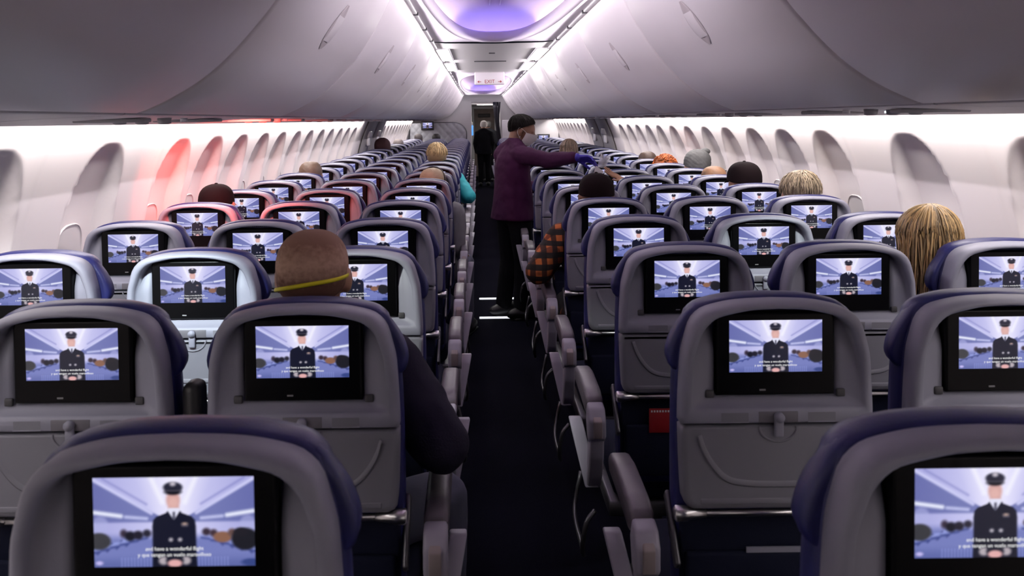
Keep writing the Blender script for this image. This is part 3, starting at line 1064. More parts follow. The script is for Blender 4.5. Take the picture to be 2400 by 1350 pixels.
    P['literature_pocket/magazine_edge'] = (m.mesh('magazine_edge', M_SHELL), None)
    m = MB()
    m.box((0, 0.30, 0.345), (0.46, 0.42, 0.05), bev=0.01)
    P['seat_frame'] = (m.mesh('seat_frame', M_DSTEEL), None)
    for k, (y, dy) in enumerate(((0.14, -0.06), (0.46, 0.03))):
        m = MB()
        m.tube([(0, y, 0.33), (0, y + dy * 0.5, 0.15), (0, y + dy, 0.0)], [0.022, 0.018, 0.024], 10)
        P['leg' + str(k)] = (m.mesh('leg', M_DSTEEL), None)
    # armrests ---------------------------------------------------
    def side_prism(poly, x0, x1, b=0.006):
        bm = bmesh.new()
        f = bm.faces.new([bm.verts.new((x0, y, z)) for y, z in poly])
        r = bmesh.ops.extrude_face_region(bm, geom=[f])
        bmesh.ops.translate(bm, vec=(x1 - x0, 0, 0), verts=[v for v in r['geom'] if isinstance(v, bmesh.types.BMVert)])
        bmesh.ops.recalc_face_normals(bm, faces=bm.faces)
        if b: bmesh.ops.bevel(bm, geom=list(bm.edges), offset=b, segments=2, profile=0.5, affect='EDGES')
        mm = MB()
        bm.verts.ensure_lookup_table()
        mm.add([v.co[:] for v in bm.verts], [[v.index for v in f.verts] for f in bm.faces])
        bm.free()
        return mm
    def lean_x(mm, sg):
        mm.v = [(x + sg * 0.040 * max(0.0, (z - 0.41) / 0.19), y, z) for x, y, z in mm.v]
        return mm
    pad = [(0.045, 0.675), (0.06, 0.715), (0.12, 0.728), (0.28, 0.735), (0.375, 0.725), (0.392, 0.700), (0.37, 0.672), (0.20, 0.665), (0.09, 0.655)]
    hinge = [(-0.012, 0.61), (-0.014, 0.665), (0.010, 0.698), (0.050, 0.706), (0.075, 0.66), (0.055, 0.60), (0.02, 0.585)]
    post = [(0.0, 0.605), (0.052, 0.605), (0.085, 0.52), (0.112, 0.435), (0.118, 0.415), (0.098, 0.412), (0.055, 0.46), (0.015, 0.54)]
    vee = [(0.085, 0.418), (0.118, 0.412), (0.225, 0.555), (0.235, 0.598), (0.195, 0.605), (0.165, 0.575)]
    btn = [(-0.018, 0.612), (-0.020, 0.664), (0.006, 0.686), (0.02, 0.66), (0.01, 0.61)]
    for sg in (-1, 1):      # sg: which side of the seat carries the aisle armrest
        xs = sg * 0.277
        P['aisle_armrest%d' % sg] = (side_prism(hinge, xs - 0.026, xs + 0.026, 0.008).mesh('armrest', M_ARMP), sg)
        P['aisle_armrest%d/armrest_pad' % sg] = (side_prism(pad, xs - 0.027, xs + 0.027, 0.011).mesh('armrest_pad', M_ARM), sg)
        P['aisle_armrest%d/recline_button' % sg] = (side_prism(btn, xs - 0.0135, xs + 0.0135, 0.003).mesh('recline_button', M_BTN), sg)
        P['aisle_armrest%d/armrest_post' % sg] = (side_prism(post, xs - 0.022, xs + 0.022, 0.006).mesh('armrest_post', M_ARMP), sg)
        xv = xs + sg * 0.004
        P['aisle_armrest%d/armrest_brace' % sg] = (lean_x(side_prism(vee, xv - 0.021, xv + 0.021, 0.005), sg).mesh('armrest_brace', M_ARMP), sg)
        m = MB()
        xb = sg * 0.30
        m.tube(catmull([(xb - sg * 0.03, 0.12, 0.33), (xb, 0.10, 0.30), (xb + sg * 0.012, 0.11, 0.22), (xb + sg * 0.004, 0.15, 0.17), (xb, 0.25, 0.16), (xb, 0.45, 0.18), (xb - sg * 0.03, 0.50, 0.30)], 5), 0.008, 8)
        P['baggage_bar%d' % sg] = (m.mesh('baggage_bar', M_DSTEEL), sg)
        xs = sg * 0.246
        mm = side_prism([(y, z - 0.005) for y, z in pad], xs - 0.022, xs + 0.022, 0.009)
        P['inner_armrest%d' % sg] = (mm.mesh('armrest', M_ARM), sg)
        mm = MB()
        mm.box((xs, 0.055, 0.84), (0.044, 0.065, 0.36), bev=0.02, seg=3)
        P['raised_armrest%d' % sg] = (mm.mesh('armrest', M_BLACK), sg)
    return P


SP = make_seat_parts()
BASE = ['back_shell', 'latch_shade_plate', 'vent', 'monitor', 'monitor/screen', 'monitor/power_button', 'hinge_notch_shade-1', 'hinge_notch_shade1', 'tray_table', 'tray_table/tray_latch', 'hinge_bar', 'tray_arm-1', 'tray_arm1',
        'backrest', 'headrest', 'seat_cushion', 'literature_pocket', 'literature_pocket/magazine_edge', 'seat_frame', 'leg0', 'leg1']
EXTRA = {'A': ['inner_armrest-1'], 'B': ['inner_armrest-1'], 'C': ['aisle_armrest1', 'inner_armrest-1'], 'D': ['aisle_armrest-1', 'inner_armrest1'], 'E': ['inner_armrest1'], 'F': ['inner_armrest1']}


def make_seat(col, raised=False):
    o = bpy.data.objects.new('airline_seat', None)
    o.empty_display_size = 0.1
    COL.objects.link(o)
    got = {}
    names = list(BASE)
    for e in EXTRA[col]:
        if raised and e.startswith('inner'): e = e.replace('inner', 'raised')
        names += [k for k in SP if k == e or k.startswith(e + '/')]
        if e.startswith('aisle'): names.append('baggage_bar' + e[len('aisle_armrest'):])
    for k in names:
        me = SP[k][0]
        par = got[k.split('/')[0]] if '/' in k else o
        got[k] = link(me.name.split('.')[0], me, None, par)
    return o


COLNAME = {'A': 'window seat of the port block', 'B': 'middle seat of the port block', 'C': 'aisle seat of the port block', 'D': 'aisle seat of the starboard block', 'E': 'middle seat of the starboard block', 'F': 'window seat of the starboard block'}
SPECIAL = {(1, 'C'): 'grey-backed navy seat in front of which sits the man with the yellow strap',
           (2, 'B'): 'grey-backed navy seat lit bright white, middle of the port block',
           (2, 'F'): 'navy seat beside the long blond hair, by the starboard wall',
           (2, 'D'): 'grey-backed aisle seat with a red card in its pocket, starboard block',
           (4, 'D'): 'grey-backed aisle seat holding the capped man in a plaid jacket',
           (4, 'A'): 'grey-backed window seat with a dark cap showing above it, port block',
           (0, 'C'): 'blurred big grey-backed navy seat close to the viewer, port of the aisle',
           (0, 'D'): 'blurred big grey-backed navy seat close to the viewer, starboard of the aisle'}
SEATS = {}
protos = {}
rnd = random.Random(3)
for n in range(N_ROWS):
    y = Y_ROW0 + P_SEAT * n
    for c in 'ABCDEF':
        if n == 0 and c not in 'CD': continue
        if n == 1 and c in 'A' : continue
        if c not in protos:
            protos[c] = make_seat(c)
            o = protos[c]
        elif (n, c) == (1, 'C'):
            o = make_seat(c, True)
        else:
            o = dup_tree(protos[c])
        o.location = (COLX[c], y, 0)
        o.rotation_euler = (math.radians(rnd.uniform(-0.25, 0.25)), 0, 0)
        SEATS[(n, c)] = o
        tag(o, SPECIAL.get((n, c), 'grey-backed navy %s, %s row from the viewer' % (COLNAME[c], ORD[n])), 'seat', 'navy airline seats')

# screens on the starboard bulkhead and above the port partition
SM = screen_mesh(0.105, 0.060, -0.016, 'screen_picture_small', step=3, subtitle=False)
for i, (x, y, z, lab) in enumerate(((1.36, 19.71, 1.15, 'small bulkhead screen farther from the aisle'), (0.98, 19.71, 1.15, 'small bulkhead screen nearer the aisle'), (-1.26, 19.68, 1.47, 'small dark screen hanging above the tufted partition'))):
    o = empty('bulkhead_monitor', (x, y, z), lab, 'monitor')
    MB().box((0, 0, -0.01), (0.29, 0.028, 0.20), bev=0.012).build('monitor_frame', M_BLACK, o)
    link('screen', SM, None, o)

# ------------------------------------------------------------------ people
M_SKIN = mat('skin_light', (0.46, 0.25, 0.17), 0.5, var=0.12, vscale=25)
M_SKINT = mat('skin_tan', (0.36, 0.19, 0.12), 0.5, var=0.12, vscale=25)
M_SKIND = mat('skin_brown', (0.16, 0.075, 0.045), 0.45, var=0.12, vscale=25)


def xf(T, p):
    return T @ Vector(p)


def head_prims(mb, T, s=1.0):
    """T places a head whose centre is the origin and whose face looks along +y"""
    R = T.to_3x3()
    e = lambda c, r, rot=None: mb.sphere(xf(T, [k * s for k in c]), [k * s for k in r], 20, 14, rot=R if rot is None else R @ rot)
    c = lambda a, b, ra, rb: mb.capsule(xf(T, [k * s for k in a]), xf(T, [k * s for k in b]), ra * s, rb * s)
    e((0, -0.010, 0.015), (0.080, 0.098, 0.090))
    e((0, 0.020, 0.005), (0.074, 0.080, 0.095))
    e((0, 0.040, -0.045), (0.060, 0.058, 0.065))
    e((0, 0.058, -0.085), (0.036, 0.036, 0.030))
    c((-0.040, 0.0, -0.070), (0, 0.062, -0.092), 0.026, 0.024)
    c((0.040, 0.0, -0.070), (0, 0.062, -0.092), 0.026, 0.024)
    c((-0.036, 0.084, 0.018), (0.036, 0.084, 0.018), 0.014, 0.014)      # brow
    c((0, 0.096, 0.010), (0, 0.113, -0.024), 0.008, 0.012)             # nose
    c((-0.013, 0.098, -0.028), (0.013, 0.098, -0.028), 0.009, 0.009)
    c((-0.020, 0.090, -0.054), (0.020, 0.090, -0.054), 0.008, 0.008)    # lips
    c((-0.018, 0.089, -0.064), (0.018, 0.089, -0.064), 0.008, 0.008)
    e((-0.046, 0.062, -0.018), (0.022, 0.026, 0.020))
    e((0.046, 0.062, -0.018), (0.022, 0.026, 0.020))
    for sx in (-1, 1):                                                  # ears
        rot = Matrix.Rotation(sx * -0.35, 3, 'Z')
        e((sx * 0.083, -0.008, -0.012), (0.010, 0.022, 0.033), rot)
        e((sx * 0.078, 0.002, -0.035), (0.010, 0.012, 0.014), rot)


def hand_prims(mb, wrist, d, n, side, s=1.0, curl=(0.5, 0.5, 0.55, 0.6), spread=0.12, thumb=(0.75, 0.45), r=0.0088):
    """palm and five fingers: d points to the fingers, n is the direction the palm faces, side = +1 when the thumb lies towards n x d"""
    d = Vector(d).normalized()
    n = Vector(n)
    n = (n - d * n.dot(d)).normalized()
    t = n.cross(d) * side
    w = Vector(wrist)
    lens = (0.070, 0.078, 0.073, 0.056)
    for k in range(4):
        off = (1.5 - k) * 0.020 * s
        kn = w + d * (0.088 - 0.004 * abs(k - 1)) * s + t * off
        mb.capsule(w + t * off * 0.55 + d * 0.01 * s, kn, 0.0125 * s, 0.0105 * s)
        mb.capsule(w + t * off * 0.55 + d * 0.03 * s + n * 0.006 * s, kn - d * 0.012 * s + n * 0.004 * s, 0.012 * s, 0.0095 * s)
        fd = (d + t * spread * (1.5 - k)).normalized()
        p = kn
        a = 0.0
        for j, f in enumerate((0.44, 0.31, 0.25)):
            a += curl[k] * (0.7, 1.0, 0.7)[j]
            q = p + (fd * math.cos(a) + n * math.sin(a)) * lens[k] * s * f
            mb.capsule(p, q, r * s * (1 - 0.08 * j), r * s * (0.94 - 0.08 * j), 10)
            p = q
    b = w + d * 0.018 * s + t * 0.020 * s + n * 0.004 * s
    td = (d * math.cos(thumb[0]) + t * math.sin(thumb[0]) + n * 0.35 * thumb[1]).normalized()
    q = b + td * 0.045 * s
    mb.capsule(b, q, 0.0155 * s, 0.0115 * s)
    td2 = (td + d * 0.35 + n * thumb[1] * 0.6).normalized()
    q2 = q + td2 * 0.034 * s
    mb.capsule(q, q2, 0.0108 * s, 0.0098 * s)
    mb.capsule(q2, q2 + (td2 + d * 0.2).normalized() * 0.024 * s, 0.0098 * s, 0.0082 * s)


HEADC = Vector((0, 0.262, 1.205))


def seated_prims(kind='rest', grow=0.0, part='body'):
    m = MB()
    g = grow
    if part in ('body', 'shirt'):
        m.sphere((0, 0.265, 0.72), (0.160 + g, 0.115 + g, 0.17 + g))
        m.sphere((0, 0.255, 0.90), (0.180 + g, 0.118 + g, 0.17 + g))
        m.capsule((-0.150, 0.25, 0.995), (0.150, 0.25, 0.995), 0.066 + g, 0.066 + g)
        m.capsule((-0.10, 0.25, 1.02), (0.0, 0.25, 1.06), 0.05 + g, 0.05 + g)
        m.capsule((0.10, 0.25, 1.02), (0.0, 0.25, 1.06), 0.05 + g, 0.05 + g)
    if part in ('body', 'shirt', 'trousers'):
        m.sphere((0, 0.28, 0.57), (0.178 + g, 0.135 + g, 0.105 + g))
    if part == 'body':
        m.capsule((0, 0.245, 1.02), (0, 0.262, 1.13), 0.060, 0.054)
        head_prims(m, Matrix.Translation(HEADC))
    arms = []
    for sx in (-1, 1):
        if kind in ('lean', 'elbow') and sx == 1:
            arms.append((sx, (0.185, 0.245, 0.985), (0.305, 0.150, 0.835), (0.255, 0.40, 0.785)))
        elif kind == 'reach' and sx == -1:
            arms.append((sx, (-0.190, 0.25, 0.97), (-0.165, 0.37, 0.97), (-0.140, 0.335, 1.262)))
        else:
            arms.append((sx, (sx * 0.165, 0.25, 0.975), (sx * 0.172, 0.23, 0.745), (sx * 0.11, 0.46, 0.685)))
    for sx, a, b, c in arms:
        if part == 'shirt':
            fat = 0.010 if kind in ('lean', 'elbow') and sx == 1 else 0.0
            m.capsule(a, b, 0.060 + g + fat, 0.048 + g + fat)
            c2 = Vector(b).lerp(Vector(c), 0.92)
            m.capsule(b, c2, 0.048 + g + fat, 0.034 + g)
        elif part == 'body':
            m.capsule(a, b, 0.056, 0.045)
            m.capsule(b, c, 0.043, 0.027)
            d = (Vector(c) - Vector(b)).normalized()
            if kind == 'reach' and sx == -1:
                hand_prims(m, c, (-0.80, 0.10, 0.52), (0.25, -0.35, 0.9), 1, 1.02, (0.16, 0.22, 0.2, 0.12), 0.20, (1.25, 0.1))
            else:
                hand_prims(m, c, d + Vector((0, 0.2, -0.15)), (0, 0.1, -1), 1 if sx > 0 else -1, 1.0, (0.3, 0.35, 0.35, 0.4))
    if part in ('body', 'trousers'):
        for sx in (-1, 1):
            hip = (sx * 0.092, 0.30, 0.565)
            if kind == 'lean' and sx == 1:
                kn, an = (0.292, 0.50, 0.555), (0.300, 0.49, 0.11)
            else:
                kn, an = (sx * 0.115, 0.655, 0.565), (sx * 0.115, 0.655, 0.10)
            m.capsule(hip, kn, 0.086 + g, 0.062 + g)
            if part == 'body':
                m.capsule(kn, an, 0.058, 0.040)
                m.capsule((an[0], an[1] - 0.03, 0.045), (an[0] + 0.01, an[1] + 0.15, 0.035), 0.042, 0.033)
            else:
                m.capsule(kn, (an[0], an[1], an[2] + 0.02), 0.062 + g, 0.052 + g)
    return m


BODY = {}
for kd in ('rest', 'lean', 'elbow', 'reach'):
    BODY[kd] = (organic(seated_prims(kd), 0.0062 if kd == 'reach' else 0.0075, 4, 'body'),
                organic(seated_prims(kd, 0.014, 'shirt'), 0.010, 6, 'shirt', 0.022),
                organic(seated_prims(kd, 0.010, 'trousers'), 0.012, 6, 'trousers', 0.016))


def mirrored(me):
    c = me.copy()
    c.transform(Matrix.Diagonal((-1, 1, 1, 1)))
    c.flip_normals()
    return c


BODY['elbow_m'] = tuple(mirrored(x) for x in BODY['elbow'])


def mlink(name, me, m, parent, share=True):
    """linked copy of a mesh with a material of its own"""
    if not len(me.materials): me.materials.append(None)
    o = bpy.data.objects.new(name, me)
    COL.objects.link(o)
    o.parent = parent
    o.material_slots[0].link = 'OBJECT'
    o.material_slots[0].material = m
    return o


# --- hair and hats, in head coordinates (centre of head = origin, face +y)
def hash3(x, y, z, f):
    return math.sin(x * f * 1.7 + y * f * 2.3 + 1.3) * math.sin(y * f * 1.9 - z * f * 2.1 + 0.7) * math.sin(z * f * 1.6 + x * f * 1.1)


def cap_mesh(r, c=(0, -0.008, 0.016), tilt=-0.45, lat=1.9, noise=0.0, freq=30, nu=56, nv=34, p=2.5, extra=None):
    m = MB()
    R = Matrix.Rotation(-tilt, 3, 'X')
    rings = []
    for i in range(nv + 1):
        t = lat * i / nv
        row = []
        for j in range(nu):
            a = 2 * PI * j / nu
            d = R @ Vector((math.sin(t) * math.cos(a), math.sin(t) * math.sin(a), math.cos(t)))
            k = 1 + noise * hash3(d.x, d.y, d.z, freq)
            k *= (abs(d.x) ** p + abs(d.y) ** p + abs(d.z) ** p) ** (-1 / p)
            if extra: k *= extra(d)
            row.append((c[0] + d.x * r[0] * k, c[1] + d.y * r[1] * k, c[2] + d.z * r[2] * k))
        rings.append(row)
    last = [(c[0] + (p[0] - c[0]) * 0.9, c[1] + (p[1] - c[1]) * 0.9, c[2] + (p[2] - c[2]) * 0.9) for p in rings[-1]]
    rings.append(last)
    m.loft(rings, cap0=False, flip=False)
    return m


def strand_hair(n, length, r=(0.088, 0.108, 0.100), c=(0, -0.010, 0.018), wild=0.006, thick=0.0028, seed=1, part=0.0, curl=0.0, crown=(0, -0.045), short=False, lift=0.0):
    rr = random.Random(seed)
    mbs = [MB(), MB(), MB()]
    for i in range(n):
        a = rr.uniform(0, 2 * PI)
        if not short:
            # keep the face free
            if abs(((a - PI / 2 + PI) % (2 * PI)) - PI) < 0.55: a += PI
        t0 = abs(rr.gauss(0, 0.22)) if not short else rr.uniform(0.0, 1.25)
        tmax = rr.uniform(1.35, 1.62)
        L = length * rr.uniform(0.8, 1.05)
        kx = 1 + rr.uniform(-0.05, 0.07)
        pts, used = [], 0.0
        t = t0
        prev = None
        ox, oy = rr.uniform(-1, 1) * wild, rr.uniform(-1, 1) * wild
        step = 0.022 if not short else 0.014
        for q in range(60):
            lim = tmax if not short else t0 + L / 0.1
            if t < lim and t < 1.75:
                p = Vector((c[0] + math.sin(t) * math.cos(a) * r[0] * kx, c[1] + math.sin(t) * math.sin(a) * r[1] * kx, c[2] + math.cos(t) * r[2] * (kx + lift * (1 if not short else used / max(L, 1e-3)))))
                # sweep of the crown backwards
                w = max(0, 1 - t / 1.2)
                p.x += crown[0] * w
                p.y += crown[1] * w * 0.5
                t += step / 0.1
            else:
                if short or prev is None: break
                p = prev + Vector((ox * 0.35 - (prev.x - c[0]) * 0.012, oy * 0.35 - (0.010 if prev.y > -0.02 else 0.0), -step))
            p += Vector((rr.uniform(-1, 1), rr.uniform(-1, 1), rr.uniform(-1, 1))) * (0.0012 + curl)
            if prev is not None: used += (p - prev).length
            pts.append(p)
            prev = p
            if used > L: break
        if len(pts) < 3: continue
        rs = [thick * (1 - 0.75 * (k / (len(pts) - 1)) ** 2) for k in range(len(pts))]
        mbs[min(2, int(rr.random() * 3))].tube(pts, rs, 4, cap=False)
    out = MB()
    for k, mm in enumerate(mbs):
        out.add(mm.v, mm.f, k)
    return out


def hair_mats(base, dv=0.35):
    n = 'hair_%.2f_%.2f_%.2f' % base
    return [mat(n + s, tuple(min(1, c * f) for c in base), 0.45, spec=0.4) for s, f in (('a', 1.0), ('b', 1 + dv), ('c', 1 - dv))]


def hair_on(parent, mb, mats, k=1.0, name='hair', rot=None):
    o = mb.build(name, mats, parent)
    o.location = HEADC
    if rot: o.rotation_euler = rot
    return o


_m = MB()
_m.sphere((0.005, 0.06, 0.052), (0.054, 0.165, 0.056), 16, 10)
_m.capsule((0, 0, 0.05), (0, 0, 0.12), 0.052, 0.052)
_m.box((0.005, 0.06, 0.010), (0.085, 0.27, 0.018), bev=0.006)
SHOE = _m.mesh('shoe', M_BLACK)


def person(n, col, htop, dx, label, skin, shirt, trousers, kind='rest', dy=0.0, yaw=0.0, lean=0.0):
    o = empty('person', (COLX[col] + dx, Y_ROW0 + P_SEAT * n + dy, 0), label, 'person', 'seated passengers')
    k = htop / 1.310
    o.scale = (1, 1, k)
    o.rotation_euler = (0, lean, yaw)
    b, s, t = BODY[kind]
    mlink('body', b, skin, o)
    mlink('shirt', s, shirt, o)
    mlink('trousers', t, trousers, o)
    for sx in (-1, 1):
        f = link('shoe', SHOE, None, o)
        f.location = (0.300, 0.49, 0) if (kind == 'lean' and sx == 1) else (sx * 0.115, 0.655, 0)
    return o


M_DARKCLOTH = mat('dark_navy_cloth', (0.014, 0.012, 0.026), 0.9, bump=0.4, bscale=200, spec=0.15)
M_JEANS = mat('grey_blue_jeans', (0.055, 0.058, 0.095), 0.85, bump=0.4, bscale=500, var=0.25, vscale=12)
M_GREYCLOTH = mat('grey_cloth', (0.16, 0.16, 0.17), 0.85)
M_BLACKCLOTH = mat('black_cloth', (0.006, 0.006, 0.008), 0.9, spec=0.1)
M_TEAL = mat('teal_cloth', (0.01, 0.27, 0.33), 0.7, var=0.3, vscale=14)
M_WHITECLOTH = mat('white_mask_cloth', (0.75, 0.74, 0.72), 0.8, bump=0.2, bscale=600)

# plaid
M_PLAID = bpy.data.materials.new('plaid_cloth')
M_PLAID.use_nodes = True
nt = M_PLAID.node_tree
b = nt.nodes['Principled BSDF']
b.inputs['Roughness'].default_value = 0.9
tc = nt.nodes.new('ShaderNodeTexCoord')
cols = []
for ax, sc in (('Z', 5.5), ('X', 5.5), ('Y', 5.0)):
    w = nt.nodes.new('ShaderNodeTexWave')
    w.bands_direction = ax
    w.inputs['Scale'].default_value = sc
    w.inputs['Distortion'].default_value = 1.2
    nt.links.new(tc.outputs['Object'], w.inputs['Vector'])
    r = nt.nodes.new('ShaderNodeValToRGB')
    r.color_ramp.elements[0].position, r.color_ramp.elements[1].position = 0.38, 0.55
    nt.links.new(w.outputs['Fac'], r.inputs['Fac'])
    cols.append(r)
cols[0].color_ramp.elements[0].color, cols[0].color_ramp.elements[1].color = (0.012, 0.008, 0.006, 1), (0.42, 0.13, 0.03, 1)
cols[1].color_ramp.elements[0].color, cols[1].color_ramp.elements[1].color = (0.10, 0.07, 0.05, 1), (1, 0.9, 0.8, 1)
cols[2].color_ramp.elements[0].color, cols[2].color_ramp.elements[1].color = (0.35, 0.25, 0.2, 1), (1, 1, 1, 1)
m1 = nt.nodes.new('ShaderNodeMix'); m1.data_type = 'RGBA'; m1.blend_type = 'MULTIPLY'; m1.inputs['Factor'].default_value = 1
m2 = nt.nodes.new('ShaderNodeMix'); m2.data_type = 'RGBA'; m2.blend_type = 'MULTIPLY'; m2.inputs['Factor'].default_value = 1
nt.links.new(cols[0].outputs['Color'], m1.inputs['A']); nt.links.new(cols[1].outputs['Color'], m1.inputs['B'])
nt.links.new(m1.outputs['Result'], m2.inputs['A']); nt.links.new(cols[2].outputs['Color'], m2.inputs['B'])
nt.links.new(m2.outputs['Result'], b.inputs['Base Color'])

# cropped hair: darker on the crown, thin at the sides
M_CROP = bpy.data.materials.new('cropped_hair')
M_CROP.use_nodes = True
nt = M_CROP.node_tree
b = nt.nodes['Principled BSDF']
b.inputs['Roughness'].default_value = 0.8
b.inputs['Specular IOR Level'].default_value = 0.2
tc = nt.nodes.new('ShaderNodeTexCoord')
sep = nt.nodes.new('ShaderNodeSeparateXYZ')
nt.links.new(tc.outputs['Generated'], sep.inputs[0])
no = nt.nodes.new('ShaderNodeTexNoise'); no.inputs['Scale'].default_value = 14; no.inputs['Detail'].default_value = 6
nt.links.new(tc.outputs['Generated'], no.inputs['Vector'])
ad = nt.nodes.new('ShaderNodeMath'); ad.operation = 'MULTIPLY_ADD'; ad.inputs[1].default_value = 0.35; 
nt.links.new(no.outputs['Fac'], ad.inputs[0]); nt.links.new(sep.outputs['Z'], ad.inputs[2])
rp = nt.nodes.new('ShaderNodeValToRGB')
rp.color_ramp.elements[0].position, rp.color_ramp.elements[0].color = 0.42, (0.12, 0.055, 0.035, 1)
rp.color_ramp.elements[1].position, rp.color_ramp.elements[1].color = 1.0, (0.22, 0.12, 0.08, 1)
e2 = rp.color_ramp.elements.new(0.72); e2.color = (0.48, 0.31, 0.22, 1)
nt.links.new(ad.outputs[0], rp.inputs['Fac'])
nt.links.new(rp.outputs['Color'], b.inputs['Base Color'])
n3 = nt.nodes.new('ShaderNodeTexNoise'); n3.inputs['Scale'].default_value = 260
nt.links.new(tc.outputs['Generated'], n3.inputs['Vector'])
bp = nt.nodes.new('ShaderNodeBump'); bp.inputs['Strength'].default_value = 0.6; bp.inputs['Distance'].default_value = 0.002
nt.links.new(n3.outputs['Fac'], bp.inputs['Height']); nt.links.new(bp.outputs['Normal'], b.inputs['Normal'])


def cap_hat(parent, m, brim_dir=1, panel=None, k=1.0):
    mb = cap_mesh((0.090 * k, 0.110 * k, 0.104 * k), c=(0, -0.006, 0.014), tilt=-0.08, lat=1.62, noise=0.006, freq=9)
    mb.sphere((0, -0.004, 0.014 + 0.105 * k), (0.009, 0.009, 0.005), 10, 6)
    o = hair_on(parent, mb, m, name='cap')
    if brim_dir:
        b2 = MB()
        rings = []
        for q in range(13):
            a = PI * (0.14 + 0.72 * q / 12)
            rings.append([(math.cos(a) * 0.088 * k, brim_dir * math.sin(a) * 0.108 * k, 0.010 + z) for z in (0.002, -0.002)] +
                         [(math.cos(a) * 0.098 * k, brim_dir * (math.sin(a) * 0.185 * k), 0.0 - 0.012 + z) for z in (-0.002, 0.002)])
        b2.loft(rings, cap0=True, cap1=True)
        hair_on(parent, b2, panel or m, name='cap_brim')
    return o


# 1 man with the yellow strap, aisle seat of the second row
p1 = person(1, 'C', 1.318, -0.022, 'man with cropped hair, yellow mask strap and dark jacket, elbow out in the aisle', M_SKINT, M_DARKCLOTH, M_JEANS, 'lean')
hair_on(p1, cap_mesh((0.0845, 0.1015, 0.0925), tilt=-0.50, lat=1.82, noise=0.004, freq=40, p=2.4), M_CROP)
hair_on(p1, strand_hair(2600, 0.016, r=(0.0875, 0.1045, 0.0955), c=(0, -0.008, 0.016), thick=0.0011, seed=77, short=True, curl=0.0006, lift=0.06), hair_mats((0.34, 0.22, 0.155), 0.5), name='stubble')
st = MB()
pts = []
for q in range(33):
    a = PI + PI * q / 32 * 1.0
    ca, sa = math.cos(a), math.sin(a)
    k = (abs(ca) ** 2.4 + abs(sa) ** 2.4) ** (-1 / 2.4)
    x, y = ca * 0.0865 * k, sa * 0.1035 * k - 0.008
    z = -0.036 + 0.038 * math.sin(PI * q / 32 * 0.6)
    pts.append((x, y, z))
pts = [(-0.080, 0.05, -0.045)] + pts + [(0.080, 0.05, -0.01)]
st.tube(pts, 0.0042, 8, flat=(0.5, 1.15))
hair_on(p1, st, mat('yellow_strap', (0.72, 0.66, 0.01), 0.5), name='mask_strap')

# 2 woman with long blond hair by the starboard wall
p2 = person(2, 'F', 1.262, -0.125, 'woman with long straight blond hair, seated by the starboard wall', M_SKIN, M_DARKCLOTH, M_JEANS, 'rest')
hair_on(p2, cap_mesh((0.086, 0.106, 0.098), tilt=-0.42, lat=1.75), hair_mats((0.26, 0.16, 0.075))[2], name='scalp_hair')
hair_on(p2, strand_hair(900, 0.44, r=(0.092, 0.110, 0.103), thick=0.0032, seed=4, wild=0.012, crown=(0.0, -0.03)), hair_mats((0.30, 0.195, 0.085), 0.6), name='hair')

# 3 man in dark cap, port window
p3 = person(4, 'A', 1.262, 0.02, 'person in a dark cap with a pale brim edge, port window seat', M_SKINT, M_BLACKCLOTH, M_JEANS)
cap_hat(p3, mat('maroon_black_cap', (0.007, 0.004, 0.005), 0.9, spec=0.08), 1, M_WHITE, k=0.95)

# 4 capped man in plaid jacket
p4 = person(4, 'D', 1.288, -0.025, 'person in a black cap and orange plaid jacket, starboard aisle seat', M_SKIND, M_PLAID, M_BLACKCLOTH, 'elbow_m')
cap_hat(p4, mat('black_cap', (0.009, 0.005, 0.006), 0.9, spec=0.08), 1)

# 5 short blond hair
p5 = person(4, 'F', 1.285, 0.035, 'person with short tousled blond hair, starboard window seat', M_SKIN, M_GREYCLOTH, M_JEANS)
hair_on(p5, cap_mesh((0.090, 0.106, 0.094), tilt=-0.48, lat=1.80, noise=0.02, freq=14), hair_mats((0.22, 0.165, 0.11))[2], name='scalp_hair')
hair_on(p5, strand_hair(900, 0.085, r=(0.097, 0.112, 0.099), thick=0.0028, seed=9, short=True, curl=0.001, lift=0.10), hair_mats((0.30, 0.235, 0.16), 0.45), name='hair')

# 6 black cap
p6 = person(5, 'F', 1.288, -0.01, 'person in a big black cap with small red badge, starboard window seat', M_SKINT, M_BLACKCLOTH, M_JEANS)
cap_hat(p6, mat('black_cap', (0.009, 0.005, 0.006), 0.9, spec=0.08), 1, k=1.08)
bd = MB(); bd.sphere((0.005, -0.085, 0.10), (0.007, 0.005, 0.006), 8, 6)
hair_on(p6, bd, mat('red_badge', (0.4, 0.02, 0.02), 0.5), name='cap_badge')

# 7 thinning brown hair
p7 = person(6, 'F', 1.235, 0.02, 'person with thinning light brown hair, starboard window seat', M_SKIN, M_GREYCLOTH, M_JEANS)
hair_on(p7, cap_mesh((0.084, 0.103, 0.094), tilt=-0.62, lat=1.70, noise=0.01, freq=25), mat('thin_brown_hair', (0.24, 0.12, 0.06), 0.6, var=0.6, vscale=16))

# 8 grey beanie
p8 = person(7, 'F', 1.30, 0.015, 'person in a slouchy grey knit beanie leaning to the starboard wall', M_SKIN, M_GREYCLOTH, M_JEANS, lean=0.07)
bn = cap_mesh((0.098, 0.116, 0.116), c=(0.0, -0.012, 0.018), tilt=-0.12, lat=1.70, noise=0.035, freq=7,
              extra=lambda d: 1 + 0.16 * max(0, d.x * 0.6 + d.z * 0.6 - 0.45))
bn.sphere((0.055, -0.02, 0.125), (0.040, 0.045, 0.026), 14, 10)
hair_on(p8, bn, mat('grey_knit', (0.10, 0.10, 0.10), 0.95, bump=0.9, bscale=120, var=0.3, vscale=30), name='beanie')

